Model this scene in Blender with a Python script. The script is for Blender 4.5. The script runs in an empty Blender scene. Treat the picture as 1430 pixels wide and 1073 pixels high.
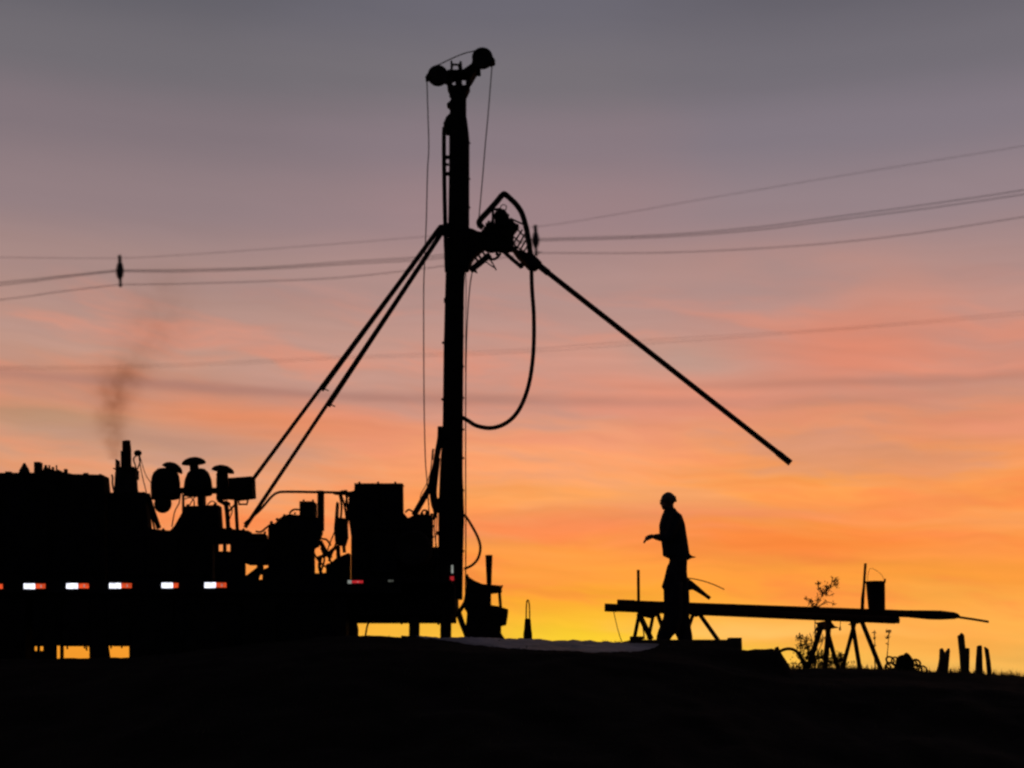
import bpy, math, random
from mathutils import Vector, noise
random.seed(7)
C = bpy.context.scene
COL = C.collection
PI = math.pi

# ------------------------------------------------------------------ camera
F = 1430 * 50 / 36.0                      # focal length in photo pixels
CX, CY, HZ = 715.0, 536.5, 950.0          # picture centre, horizon row
TH = math.atan((HZ - CY) / F)             # camera pitch
EYE = 1.6
cam_d = bpy.data.cameras.new('camera')
cam = bpy.data.objects.new('camera', cam_d); COL.objects.link(cam)
cam.location = (0, 0, EYE); cam.rotation_euler = (PI / 2 + TH, 0, 0)
cam_d.lens = 50; cam_d.sensor_width = 36; cam_d.clip_start = 0.1; cam_d.clip_end = 20000
cam_d.dof.use_dof = True; cam_d.dof.focus_distance = 13.0; cam_d.dof.aperture_fstop = 1.4
C.camera = cam
C.view_settings.view_transform = 'Standard'
try: C.view_settings.look = 'None'
except Exception: pass
C.view_settings.exposure = 0; C.view_settings.gamma = 1
C.view_settings.use_curve_mapping = False
C.render.engine = 'CYCLES'
C.cycles.filter_width = 2.4
C.cycles.volume_bounces = 0

def lin(c):
    return tuple((x/255/12.92 if x/255 <= 0.04045 else ((x/255+0.055)/1.055)**2.4) for x in c)
def el_of(py): return math.degrees(TH + math.atan((CY - py) / F))
def az_of(px, py):
    xr = (px-CX)/F; yr = (CY-py)/F
    return math.degrees(math.atan2(xr, math.cos(TH) - yr*math.sin(TH)))

# ------------------------------------------------------------------ sky
W = bpy.data.worlds.new('World'); C.world = W; W.use_nodes = True
nt = W.node_tree; nt.nodes.clear()
def nd(t, **k):
    n = nt.nodes.new(t)
    for a, b in k.items(): setattr(n, a, b)
    return n
def lk(a, b): nt.links.new(a, b)
def setin(sock, v):
    if hasattr(v, 'is_output'): lk(v, sock)
    else: sock.default_value = v
def M(op, a, b=0.0, c=0.0, clamp=False):
    n = nd('ShaderNodeMath', operation=op); n.use_clamp = clamp
    setin(n.inputs[0], a); setin(n.inputs[1], b)
    if op in ('MULTIPLY_ADD',): setin(n.inputs[2], c)
    return n.outputs[0]
def SM(v, a, b, c=0.0, d=1.0):            # smoothstep map
    n = nd('ShaderNodeMapRange', interpolation_type='SMOOTHSTEP')
    setin(n.inputs[0], v); n.inputs[1].default_value = a; n.inputs[2].default_value = b
    n.inputs[3].default_value = c; n.inputs[4].default_value = d
    return n.outputs[0]
def MIX(f, a, b):
    n = nd('ShaderNodeMix', data_type='RGBA'); setin(n.inputs[0], f)
    for s, v in ((n.inputs[6], a), (n.inputs[7], b)):
        if isinstance(v, tuple): s.default_value = (*v, 1)
        else: lk(v, s)
    return n.outputs[2]
def SCALE(col, f):
    n = nd('ShaderNodeVectorMath', operation='SCALE'); lk(col, n.inputs[0]); setin(n.inputs[3], f); return n.outputs[0]
def NOISE(vec, scale, detail=4, rough=0.5):
    n = nd('ShaderNodeTexNoise'); lk(vec, n.inputs['Vector'])
    n.inputs['Scale'].default_value = scale; n.inputs['Detail'].default_value = detail
    n.inputs['Roughness'].default_value = rough
    return n.outputs['Fac']
def COMB(x, y, z):
    n = nd('ShaderNodeCombineXYZ'); setin(n.inputs[0], x); setin(n.inputs[1], y); setin(n.inputs[2], z); return n.outputs[0]

tc = nd('ShaderNodeTexCoord'); sp = nd('ShaderNodeSeparateXYZ'); lk(tc.outputs['Generated'], sp.inputs[0])
X, Y, Z = sp.outputs
EL = M('MULTIPLY', M('ARCSINE', Z), 180/PI)
AZ = M('MULTIPLY', M('ARCTAN2', X, Y), 180/PI)
# clouds are thin level layers: noise stretched along the horizon, tilting a little
w1 = NOISE(COMB(M('MULTIPLY', AZ, 0.12), M('MULTIPLY', EL, 0.28), 21.0), 1.0, 3, 0.5)
tilt = M('ADD', M('MULTIPLY_ADD', AZ, 0.035, EL), M('MULTIPLY', M('SUBTRACT', w1, 0.5), 2.2))
n1 = NOISE(COMB(M('MULTIPLY', AZ, 0.055), M('MULTIPLY', tilt, 0.42), 3.1), 1.0, 5, 0.55)
n2 = NOISE(COMB(M('MULTIPLY', AZ, 0.10), M('MULTIPLY', tilt, 1.15), 7.7), 1.0, 4, 0.55)
n3 = NOISE(COMB(M('MULTIPLY', AZ, 0.13), M('MULTIPLY', M('MULTIPLY_ADD', AZ, 0.14, EL), 0.35), 1.9), 1.0, 4, 0.5)
amp = SM(EL, 20, 8, 0.12, 0.9)
dv = M('MULTIPLY', M('ADD', M('MULTIPLY', M('SUBTRACT', n1, 0.5), 4.2), M('MULTIPLY', M('SUBTRACT', n2, 0.5), 1.2)), amp)
V = M('ADD', EL, dv)
def ramp(stops):
    n = nd('ShaderNodeValToRGB'); r = n.color_ramp; r.interpolation = 'EASE'
    st = sorted(((90 - 90 if False else (e + 4) / 94.0), c) for e, c in stops)
    r.elements[0].position = st[0][0]; r.elements[0].color = (*lin(st[0][1]), 1)
    r.elements[1].position = st[-1][0]; r.elements[1].color = (*lin(st[-1][1]), 1)
    for p, c in st[1:-1]:
        e = r.elements.new(p); e.color = (*lin(c), 1)
    lk(M('DIVIDE', M('ADD', V, 4), 94.0), n.inputs[0])
    return n.outputs[0]
E = el_of
TOP = [(90, (40, 40, 50)), (60, (52, 52, 61)), (38, (83, 79, 85))]
rl = ramp(TOP + [(E(0), (99, 97, 105)), (E(110), (114, 109, 115)), (E(200), (130, 117, 123)), (E(300), (147, 127, 130)),
     (E(400), (168, 138, 133)), (E(470), (187, 146, 133)), (E(510), (198, 152, 134)), (E(555), (192, 141, 122)),
     (E(585), (210, 143, 112)), (E(630), (202, 152, 125)), (E(670), (230, 157, 114)), (E(740), (250, 152, 92)),
     (E(830), (253, 156, 64)), (E(910), (253, 160, 46)), (-4, (245, 150, 42))])
rc = ramp(TOP + [(E(0), (108, 105, 115)), (E(110), (119, 113, 119)), (E(200), (137, 122, 129)), (E(300), (157, 131, 134)),
     (E(400), (178, 143, 137)), (E(500), (201, 150, 136)), (E(560), (212, 150, 130)), (E(610), (241, 159, 118)),
     (E(660), (253, 164, 110)), (E(700), (254, 164, 95)), (E(745), (247, 148, 88)), (E(790), (255, 158, 66)),
     (E(840), (255, 170, 52)), (E(890), (255, 188, 52)), (-4, (255, 188, 52))])
rr = ramp(TOP + [(E(0), (101, 98, 107)), (E(110), (115, 110, 118)), (E(200), (131, 121, 130)), (E(300), (150, 131, 136)),
     (E(400), (174, 140, 135)), (E(470), (196, 145, 132)), (E(540), (212, 144, 122)), (E(600), (230, 151, 112)),
     (E(660), (248, 157, 94)), (E(710), (255, 162, 80)), (E(760), (254, 152, 70)), (E(820), (255, 159, 62)),
     (E(880), (254, 174, 76)), (E(925), (244, 182, 86)), (-4, (228, 168, 80))])
wl = SM(M('ADD', AZ, M('MULTIPLY', M('SUBTRACT', n3, 0.5), 9)), -14, -2)
wr = SM(M('ADD', AZ, M('MULTIPLY', M('SUBTRACT', n3, 0.5), 7)), 3.5, 11)
sky = MIX(wr, MIX(wl, rl, rc), rr)
def blob(px, py, rx, ry, slope=0.0, wob=0.5):       # soft patch, in degrees round the point seen at (px, py)
    a0, e0 = az_of(px, py), el_of(py)
    da = M('SUBTRACT', AZ, a0); de = M('SUBTRACT', M('SUBTRACT', M('MULTIPLY_ADD', dv, wob, EL), e0), M('MULTIPLY', da, slope))
    q = M('ADD', M('POWER', M('DIVIDE', da, rx), 2), M('POWER', M('DIVIDE', de, ry), 2))
    return M('EXPONENT', M('MULTIPLY', q, -1))
def patch(px, py, rx, ry, col, k, slope=0.0, tex=None):
    global sky
    f = M('MULTIPLY', blob(px, py, rx, ry, slope, 0.12 if ry < 0.4 else 0.5), k)
    if tex is not None: f = M('MULTIPLY', f, tex)
    sky = MIX(f, sky, lin(col))
t3 = SM(n3, 0.32, 0.62); t2 = SM(n2, 0.35, 0.62)
n5 = NOISE(COMB(M('MULTIPLY', AZ, 0.11), M('MULTIPLY', M('ADD', M('MULTIPLY_ADD', AZ, 0.12, EL), M('MULTIPLY', w1, 2.0)), 0.75), 31.0), 1.0, 7, 0.62)
t5 = SM(n5, 0.46, 0.66); t6 = SM(n5, 0.54, 0.36)
sky = MIX(M('MULTIPLY', M('MULTIPLY', t5, 0.5), M('MULTIPLY', SM(EL, 16.5, 13), SM(EL, 7, 9.5))), sky, lin((236, 146, 116)))
sky = MIX(M('MULTIPLY', M('MULTIPLY', t6, 0.35), M('MULTIPLY', SM(EL, 17, 13), SM(EL, 4, 9))), sky, lin((186, 150, 140)))
sky = MIX(M('MULTIPLY', M('MULTIPLY', t5, 0.5), M('MULTIPLY', SM(EL, 9.5, 7), SM(EL, 1.2, 3.0))), sky, lin((252, 128, 68)))
patch(808, 892, 3.6, 0.85, (255, 220, 46), 0.9)
patch(930, 872, 7.0, 0.8, (255, 180, 52), 0.5)            # the glow where the sun went down
patch(560, 900, 5.0, 1.0, (255, 196, 72), 0.5)
patch(1040, 912, 4.0, 0.45, (255, 204, 56), 0.5)
patch(1290, 470, 6.5, 2.0, (212, 142, 120), 0.7, -0.25, t3)
patch(1000, 545, 6.5, 1.2, (232, 150, 122), 0.75, -0.12, t3)
patch(1230, 520, 5.5, 1.5, (222, 134, 106), 0.7, -0.2, t3)
patch(960, 505, 3.0, 0.7, (182, 152, 140), 0.7, -0.1)
patch(350, 592, 6.0, 0.85, (234, 138, 92), 0.6, -0.03)
patch(110, 545, 5.0, 0.8, (208, 142, 112), 0.5)
patch(60, 600, 4.0, 0.6, (186, 148, 118), 0.7)
patch(380, 552, 20, 0.24, (172, 124, 112), 0.7, -0.02)   # the long thin dusky layer
patch(1180, 545, 9, 0.2, (184, 126, 108), 0.5, -0.02)
patch(960, 730, 9, 0.55, (238, 138, 92), 0.75, 0.0, t2)
patch(1120, 760, 6, 0.5, (255, 138, 58), 0.7, 0.0)
patch(1330, 690, 3.0, 1.6, (236, 146, 96), 0.6, -0.5, t3)
patch(1040, 880, 6, 0.5, (255, 196, 110), 0.6, 0.0, t2)
patch(760, 690, 7, 0.9, (255, 168, 88), 0.5)
# streak shading and the fall-off away from the sunset, all round the sky
n4 = NOISE(COMB(M('MULTIPLY', AZ, 0.16), M('MULTIPLY', tilt, 2.6), 12.3), 1.0, 6, 0.62)
streak = M('MULTIPLY_ADD', M('MULTIPLY_ADD', M('SUBTRACT', n4, 0.5), 0.75, M('SUBTRACT', n2, 0.5)), M('MULTIPLY', amp, 0.36), 1.0)
sky = SCALE(sky, streak)
side = SM(M('ABSOLUTE', AZ), 28, 120, 1.0, 0.0)
lowglow = MIX(SM(EL, 0, 35), (0.040, 0.036, 0.050), (0.020, 0.022, 0.034))
high = SM(EL, 30, 75, 1.0, 0.0)
sky = MIX(M('MULTIPLY', side, M('MULTIPLY_ADD', high, 0.85, 0.15)), lowglow, sky)
bg = nd('ShaderNodeBackground'); lk(sky, bg.inputs[0]); bg.inputs[1].default_value = 1.0
out = nd('ShaderNodeOutputWorld'); lk(bg.outputs[0], out.inputs[0])

# ------------------------------------------------------------------ sun (just set, hardly anything left of it)
sd = bpy.data.lights.new('sun', 'SUN'); sd.energy = 0.04; sd.angle = math.radians(6); sd.color = (1.0, 0.62, 0.3)
so = bpy.data.objects.new('sun', sd); COL.objects.link(so)
so.location = (3, 60, 8)
so.rotation_euler = Vector((-0.05, -1, -0.02)).to_track_quat('-Z', 'Y').to_euler()

# ------------------------------------------------------------------ materials
def mat(name, c1, c2, rough=0.6, metal=0.0, scale=6.0, bump=0.1, bscale=40.0, spec=0.35):
    m = bpy.data.materials.new(name); m.use_nodes = True; t = m.node_tree; b = t.nodes['Principled BSDF']
    tcn = t.nodes.new('ShaderNodeTexCoord'); n = t.nodes.new('ShaderNodeTexNoise')
    n.inputs['Scale'].default_value = scale; n.inputs['Detail'].default_value = 6
    t.links.new(tcn.outputs['Object'], n.inputs['Vector'])
    r = t.nodes.new('ShaderNodeValToRGB'); r.color_ramp.elements[0].position = 0.35; r.color_ramp.elements[1].position = 0.68
    r.color_ramp.elements[0].color = (*c1, 1); r.color_ramp.elements[1].color = (*c2, 1)
    t.links.new(n.outputs['Fac'], r.inputs[0]); t.links.new(r.outputs[0], b.inputs['Base Color'])
    b.inputs['Roughness'].default_value = rough; b.inputs['Metallic'].default_value = metal
    b.inputs['Specular IOR Level'].default_value = spec
    if bump:
        n2_ = t.nodes.new('ShaderNodeTexNoise'); n2_.inputs['Scale'].default_value = bscale; n2_.inputs['Detail'].default_value = 5
        t.links.new(tcn.outputs['Object'], n2_.inputs['Vector'])
        bp = t.nodes.new('ShaderNodeBump'); bp.inputs['Strength'].default_value = bump; bp.inputs['Distance'].default_value = 0.02
        t.links.new(n2_.outputs['Fac'], bp.inputs['Height']); t.links.new(bp.outputs[0], b.inputs['Normal'])
    return m
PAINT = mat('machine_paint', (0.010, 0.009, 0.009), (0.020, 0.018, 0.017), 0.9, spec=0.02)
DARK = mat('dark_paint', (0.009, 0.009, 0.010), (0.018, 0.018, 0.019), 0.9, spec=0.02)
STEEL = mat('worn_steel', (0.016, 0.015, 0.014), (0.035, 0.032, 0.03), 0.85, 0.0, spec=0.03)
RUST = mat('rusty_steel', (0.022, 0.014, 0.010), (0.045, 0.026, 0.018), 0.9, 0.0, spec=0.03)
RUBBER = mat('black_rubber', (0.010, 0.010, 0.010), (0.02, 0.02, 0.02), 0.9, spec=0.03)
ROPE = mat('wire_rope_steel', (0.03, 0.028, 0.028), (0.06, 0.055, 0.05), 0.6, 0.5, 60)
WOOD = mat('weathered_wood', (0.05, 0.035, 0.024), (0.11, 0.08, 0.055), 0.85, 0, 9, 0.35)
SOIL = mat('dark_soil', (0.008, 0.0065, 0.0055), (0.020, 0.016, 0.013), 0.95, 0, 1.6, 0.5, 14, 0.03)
MUD = mat('wet_grey_mud', (0.07, 0.066, 0.08), (0.40, 0.37, 0.44), 0.55, 0, 1.1, 0.3, 6, 0.4)
LEAF = mat('dry_leaf', (0.04, 0.04, 0.014), (0.09, 0.075, 0.03), 0.8)
STEM = mat('dry_stem', (0.05, 0.04, 0.02), (0.09, 0.07, 0.035), 0.85)
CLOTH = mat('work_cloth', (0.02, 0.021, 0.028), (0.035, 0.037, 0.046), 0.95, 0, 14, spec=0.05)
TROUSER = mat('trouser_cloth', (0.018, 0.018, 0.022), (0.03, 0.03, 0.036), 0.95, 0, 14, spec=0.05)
SKIN = mat('brown_skin', (0.13, 0.07, 0.045), (0.19, 0.1, 0.065), 0.55, 0, 8, 0.05)
HAT = mat('helmet_shell', (0.10, 0.09, 0.06), (0.13, 0.12, 0.08), 0.4, 0, 3, 0)
LEATHER = mat('boot_leather', (0.02, 0.014, 0.01), (0.04, 0.028, 0.02), 0.7)
PLAST = mat('spacer_plastic', (0.02, 0.02, 0.022), (0.035, 0.035, 0.04), 0.6)
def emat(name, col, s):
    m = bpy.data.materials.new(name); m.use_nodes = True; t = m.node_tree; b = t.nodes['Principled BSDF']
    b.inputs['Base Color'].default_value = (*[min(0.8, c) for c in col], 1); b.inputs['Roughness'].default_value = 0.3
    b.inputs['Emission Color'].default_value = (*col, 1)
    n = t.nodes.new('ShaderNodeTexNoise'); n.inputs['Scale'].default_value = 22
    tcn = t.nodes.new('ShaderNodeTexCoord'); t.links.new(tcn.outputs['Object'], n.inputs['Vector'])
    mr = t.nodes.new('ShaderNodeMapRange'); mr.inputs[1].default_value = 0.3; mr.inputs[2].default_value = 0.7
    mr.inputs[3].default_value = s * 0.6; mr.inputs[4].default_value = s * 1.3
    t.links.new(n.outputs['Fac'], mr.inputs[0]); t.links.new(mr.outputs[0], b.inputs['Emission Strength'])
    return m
WHITE_TAPE = emat('white_tape_glow', (0.86, 0.88, 1.0), 1.6)  # no lamps: emission stands in for flash light returned by reflective tape
RED_TAPE = emat('red_tape_glow', (1.0, 0.10, 0.025), 0.75)
WHITE_D = emat('dim_white_glow', (0.8, 0.85, 0.75), 0.28)
RED_D = emat('dim_red_glow', (1.0, 0.04, 0.05), 0.42)
GREY_D = emat('faint_tape_glow', (0.7, 0.75, 0.6), 0.06)

# ------------------------------------------------------------------ helpers
def P(px, py, Yd):
    """the point seen at photo pixel (px, py) on the upright plane Yd metres ahead"""
    xr = (px - CX) / F; yr = (CY - py) / F
    dy = math.cos(TH) - yr * math.sin(TH); dz = math.sin(TH) + yr * math.cos(TH)
    t = Yd / dy
    return Vector((xr * t, Yd, EYE + dz * t))
def S(py, Yd):
    yr = (CY - py) / F
    return Yd / (math.cos(TH) - yr * math.sin(TH)) / F

def tag(o, label=None, cat=None, group=None, kind=None):
    if label: o['label'] = label
    if cat: o['category'] = cat
    if group: o['group'] = group
    if kind: o['kind'] = kind
    return o
def thing(name, label, cat, loc, group=None):
    o = bpy.data.objects.new(name, None); COL.objects.link(o); o.location = loc; o.empty_display_size = 0.2
    return tag(o, label, cat, group)
def worldloc(o):
    v = Vector((0, 0, 0))
    while o is not None: v += o.location; o = o.parent
    return v

class MB:
    def __init__(s): s.v = []; s.f = []; s.sm = []
    def add(s, vs, fs, smooth=False):
        b = len(s.v); s.v += [Vector(v) for v in vs]
        for f in fs: s.f.append(tuple(i + b for i in f)); s.sm.append(smooth)
        return s
    def box3(s, x0, y0, z0, x1, y1, z1):
        vs = [(x, y, z) for z in (z0, z1) for y in (y0, y1) for x in (x0, x1)]
        return s.add(vs, [(0, 2, 3, 1), (4, 5, 7, 6), (0, 1, 5, 4), (2, 6, 7, 3), (0, 4, 6, 2), (1, 3, 7, 5)])
    def box(s, x0, y0, x1, y1, Y0, Y1):
        """upright box whose outline covers the photo rectangle, from depth Y0 to Y1"""
        return s.prism([(x0, y0), (x1, y0), (x1, y1), (x0, y1)], Y0, Y1)
    def prism(s, pts, Y0, Y1):
        n = len(pts)
        area = sum(pts[i][0]*pts[(i+1) % n][1] - pts[(i+1) % n][0]*pts[i][1] for i in range(n))
        if area < 0: pts = pts[::-1]
        # pixel y points down; area > 0 here = clockwise on screen, outward normal of edge (dx,dy) is (dy,-dx)
        xz = []
        for i in range(n):
            a, b, c = pts[i-1], pts[i], pts[(i+1) % n]
            def nr(p, q):
                dx, dy = q[0]-p[0], q[1]-p[1]; l = math.hypot(dx, dy) or 1; return dy/l, -dx/l
            n1_, n2_ = nr(a, b), nr(b, c)
            nx = n1_[0]+n2_[0]; ny = n1_[1]+n2_[1]
            px, py = b
            Yx = Y1 if nx*(CX-px) > 0 else Y0      # edges that look towards the vanishing point show their far rim
            Yz = Y1 if ny*(HZ-py) > 0 else Y0
            xz.append((P(px, py, Yx).x, P(px, py, Yz).z))
        vs = [(x, Y0, z) for x, z in xz] + [(x, Y1, z) for x, z in xz]
        fs = [tuple(range(n))[::-1], tuple(range(n, 2*n))] + [(i, (i+1) % n, n+(i+1) % n, n+i) for i in range(n)]
        return s.add(vs, fs)
    def tube(s, pts, r, n=8, caps=True):
        pts = [Vector(p) for p in pts]; m = len(pts)
        rs = r if isinstance(r, (list, tuple)) else [r]*m
        vs = []; up = None
        for i, p in enumerate(pts):
            d = (pts[min(i+1, m-1)] - pts[max(i-1, 0)]).normalized()
            if up is None:
                up = Vector((0, 1, 0)) if abs(d.y) < 0.9 else Vector((1, 0, 0))
            u = (up - d*up.dot(d)).normalized(); w = d.cross(u); up = u
            for k in range(n):
                a = 2*PI*k/n; vs.append(p + (u*math.cos(a) + w*math.sin(a))*rs[i])
        fs = []
        for i in range(m-1):
            for k in range(n):
                k2 = (k+1) % n; fs.append((i*n+k, i*n+k2, (i+1)*n+k2, (i+1)*n+k))
        s.add(vs, fs, True)
        if caps:
            b = len(s.v)-len(vs)
            s.f.append(tuple(b+k for k in range(n))[::-1]); s.sm.append(False)
            s.f.append(tuple(b+(m-1)*n+k for k in range(n))); s.sm.append(False)
        return s
    def ptube(s, pts, Yd, r, n=8, smooth=0):
        """tube through photo pixels on one upright plane (or per-point depth as third value); r in photo pixels"""
        q = [P(p[0], p[1], p[2] if len(p) > 2 else Yd) for p in pts]
        if smooth: q = spline(q, smooth)
        sc = S(pts[0][1], Yd)
        rr_ = [x*sc for x in r] if isinstance(r, (list, tuple)) else r*sc
        return s.tube(q, rr_, n)
    def lathe(s, base, prof, n=16, axis=(0, 0, 1)):
        """profile of (height, radius) in metres along axis from base"""
        a = Vector(axis).normalized()
        return s.tube_prof([(Vector(base)+a*h, r) for h, r in prof], a, n)
    def tube_prof(s, pr, a, n):
        u = a.orthogonal().normalized(); w = a.cross(u); vs = []
        for p, r in pr:
            for k in range(n):
                t = 2*PI*k/n; vs.append(p + (u*math.cos(t)+w*math.sin(t))*max(r, 1e-4))
        m = len(pr); fs = [(i*n+k, i*n+(k+1) % n, (i+1)*n+(k+1) % n, (i+1)*n+k) for i in range(m-1) for k in range(n)]
        b = len(s.v); s.add(vs, fs, True)
        s.f.append(tuple(b+k for k in range(n))[::-1]); s.sm.append(False)
        s.f.append(tuple(b+(m-1)*n+k for k in range(n))); s.sm.append(False)
        return s
    def plathe(s, cx, prof, Yd, n=18, lean=0.0):
        """upright round body; profile of (pixel row, pixel radius)"""
        ys = prof[0][0]; z0 = P(cx, ys, Yd)
        pr = []
        for py, r in prof:
            p = P(cx + lean*(ys-py), py, Yd); pr.append((p, r*S(py, Yd)))
        a = (pr[-1][0]-pr[0][0]).normalized()
        return s.tube_prof(pr, a, n)
    def disc(s, px, py, Yd, r, w, n=20, prof=None):
        """wheel facing the camera: axis along depth, radius r px, width w metres"""
        c = P(px, py, Yd); R = r*S(py, Yd)
        prof = prof or [(-0.5, 0.88), (-0.3, 1), (0.3, 1), (0.5, 0.88)]
        return s.lathe(c, [(h*w, q*R) for h, q in prof], n, (0, 1, 0))
    def ball(s, c, r, n=12, m=8):
        c = Vector(c); rx, ry, rz = r if isinstance(r, (list, tuple)) else (r, r, r)
        vs = [c+Vector((0, 0, -rz))]
        for j in range(1, m):
            t = -PI/2+PI*j/m
            for k in range(n):
                a = 2*PI*k/n; vs.append(c+Vector((rx*math.cos(t)*math.cos(a), ry*math.cos(t)*math.sin(a), rz*math.sin(t))))
        vs.append(c+Vector((0, 0, rz)))
        fs = [(0, 1+(k+1) % n, 1+k) for k in range(n)]
        for j in range(m-2):
            for k in range(n):
                fs.append((1+j*n+k, 1+j*n+(k+1) % n, 1+(j+1)*n+(k+1) % n, 1+(j+1)*n+k))
        e = len(vs)-1; b = 1+(m-2)*n
        fs += [(b+k, b+(k+1) % n, e) for k in range(n)]
        return s.add(vs, fs, True)
    def pball(s, px, py, Yd, rx, rz, ry=None):
        k = S(py, Yd); return s.ball(P(px, py, Yd), (rx*k, (ry or rx)*k, rz*k))
    def rings(s, rs, n=20):
        vs = []
        for c, rx, ry in rs:
            for k in range(n):
                a = 2*PI*k/n; ca, sa = math.cos(a), math.sin(a)
                vs.append(Vector(c)+Vector((rx*math.copysign(abs(ca)**0.85, ca), ry*math.copysign(abs(sa)**0.85, sa), 0)))
        m = len(rs); fs = [(i*n+k, i*n+(k+1) % n, (i+1)*n+(k+1) % n, (i+1)*n+k) for i in range(m-1) for k in range(n)]
        fs += [tuple(range(n))[::-1], tuple((m-1)*n+k for k in range(n))]
        return s.add(vs, fs, True)
    def build(s, name, m, parent=None, label=None, bevel=0.0):
        me = bpy.data.meshes.new(name); o = bpy.data.objects.new(name, me)
        off = worldloc(parent) if parent else Vector((0, 0, 0))
        me.from_pydata([v-off for v in s.v], [], s.f); me.update()
        me.polygons.foreach_set('use_smooth', s.sm)
        me.materials.append(m); COL.objects.link(o)
        if parent: o.parent = parent
        if label: o['label'] = label
        if bevel:
            bv = o.modifiers.new('bevel', 'BEVEL'); bv.width = bevel; bv.segments = 2; bv.limit_method = 'ANGLE'
        return o
def rebase(o, loc):
    """move a parentless mesh's origin to loc"""
    loc = Vector(loc)
    for v in o.data.vertices: v.co -= loc
    o.location = loc; return o
def single(mb, name, m, label, cat, group=None, bevel=0, loc=None):
    o = mb.build(name, m, None, None, bevel)
    if loc is None:
        xs = [v for v in mb.v]; loc = Vector((sum(v.x for v in xs)/len(xs), sum(v.y for v in xs)/len(xs), min(v.z for v in xs)))
    rebase(o, loc); return tag(o, label, cat, group)
def spline(pts, k=6):
    out_ = []; n = len(pts)
    for i in range(n-1):
        p0, p1, p2, p3 = pts[max(i-1, 0)], pts[i], pts[i+1], pts[min(i+2, n-1)]
        for j in range(k):
            t = j/k
            out_.append(0.5*((2*p1)+(p2-p0)*t+(2*p0-5*p1+4*p2-p3)*t*t+(3*p1-p0-3*p2+p3)*t**3))
    out_.append(pts[-1].copy()); return out_

# ------------------------------------------------------------------ ground
CREST_Y = 16.0
prof = [(-900, 925), (-60, 922), (180, 920), (250, 914), (340, 902), (430, 894), (487, 888), (520, 889), (613, 892), (700, 893.5), (760, 895.5),
        (860, 899), (930, 903), (1025, 907.5), (1078, 907), (1085, 910), (1089, 918), (1093, 930), (1100, 935), (1181, 934.5), (1240, 936),
        (1290, 940), (1330, 940.5), (1385, 943.5), (1430, 945.5), (1700, 948), (2600, 950)]
CR = [(P(a, b, CREST_Y).x, P(a, b, CREST_Y).z) for a, b in prof]
def crest(x):
    if x <= CR[0][0]: return CR[0][1]
    for (a, za), (b, zb) in zip(CR, CR[1:]):
        if x <= b: return za+(zb-za)*(x-a)/(b-a)
    return CR[-1][1]
PAD = P(100, 921, 16).z - 0.02
prof2 = [(-900, 927), (-60, 923), (180, 921), (340, 904), (430, 896), (520, 891), (613, 893), (760, 896.5), (860, 900), (930, 907), (1010, 924), (1080, 936), (1181, 938), (1290, 942), (1385, 945), (1700, 948), (2600, 950)]
CR2 = [(P(a, b, CREST_Y).x, P(a, b, CREST_Y).z) for a, b in prof2]
def crest2(x):
    if x <= CR2[0][0]: return CR2[0][1]
    for (a, za), (b, zb) in zip(CR2, CR2[1:]):
        if x <= b: return za+(zb-za)*(x-a)/(b-a)
    return CR2[-1][1]
def padz(x):
    c = crest(x)-0.012
    t = min(1, max(0, (x+0.55)/0.6)); t = t*t*(3-2*t)
    return PAD*(1-t)+c*t if c > PAD else c
def ground_z(x, y, rough=True):
    c = crest(x)
    # the spoil heap's sharp end rounds off away from the crest
    if y <= CREST_Y:
        d = CREST_Y-y
        k = min(1, max(0, (d-0.08)/0.7)); k = k*k*(3-2*k); c = c*(1-k)+min(c, crest2(x))*k
        z = c-0.13*min(d, 1.35)-0.28*max(0, d-1.35)
        z = 0.5*(z+math.sqrt(z*z+0.12)) if z > -6 else 0.0
    elif y < 26: z = min(c, c+(padz(x)-c)*min(1, (y-CREST_Y)/1.1))
    elif y < 60:
        t = (y-26)/34; t = t*t*(3-2*t); z = padz(x)*(1-t)
    else: z = 0.0
    if rough and y < 70:
        near = min(1, max(0, (15.2-y)/2.0)) if y < CREST_Y else 0
        z += noise.noise((x*0.9, y*0.9, 0.3))*0.10*near + noise.noise((x*3.3, y*3.3, 5.0))*(0.012+0.03*near) + noise.noise((x*11, y*11, 2.0))*0.011 + noise.noise((x*25, y*25, 4.0))*0.004
    return z
xs = [-6000, -2500, -1000, -400, -180, -90, -50, -30, -20, -15, -12, -10, -9]
x = -8.2
while x < 8.2: xs.append(x); x += 0.035 if 2.7 < x < 3.6 else 0.075
xs += [8.4, 9, 10, 12, 15, 20, 30, 50, 90, 180, 400, 1000, 2500, 6000]
ys = [-400, -100, -40, -15, -5, 0, 2, 4, 5, 6, 7, 8]
y = 8.6
while y < 14.0: ys.append(y); y += 0.16
while y < 16.9: ys.append(y); y += 0.07
while y < 26: ys.append(y); y += 0.4
ys += [27, 30, 34, 38, 43, 48, 54, 60, 75, 110, 200, 500, 1200, 3000, 9000]
g = MB(); nx = len(xs)
g.add([(a, b, ground_z(a, b)) for b in ys for a in xs], [(j*nx+i, j*nx+i+1, (j+1)*nx+i+1, (j+1)*nx+i) for j in range(len(ys)-1) for i in range(nx-1)], True)
ground = g.build('ground', SOIL); tag(ground, kind='structure')

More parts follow.
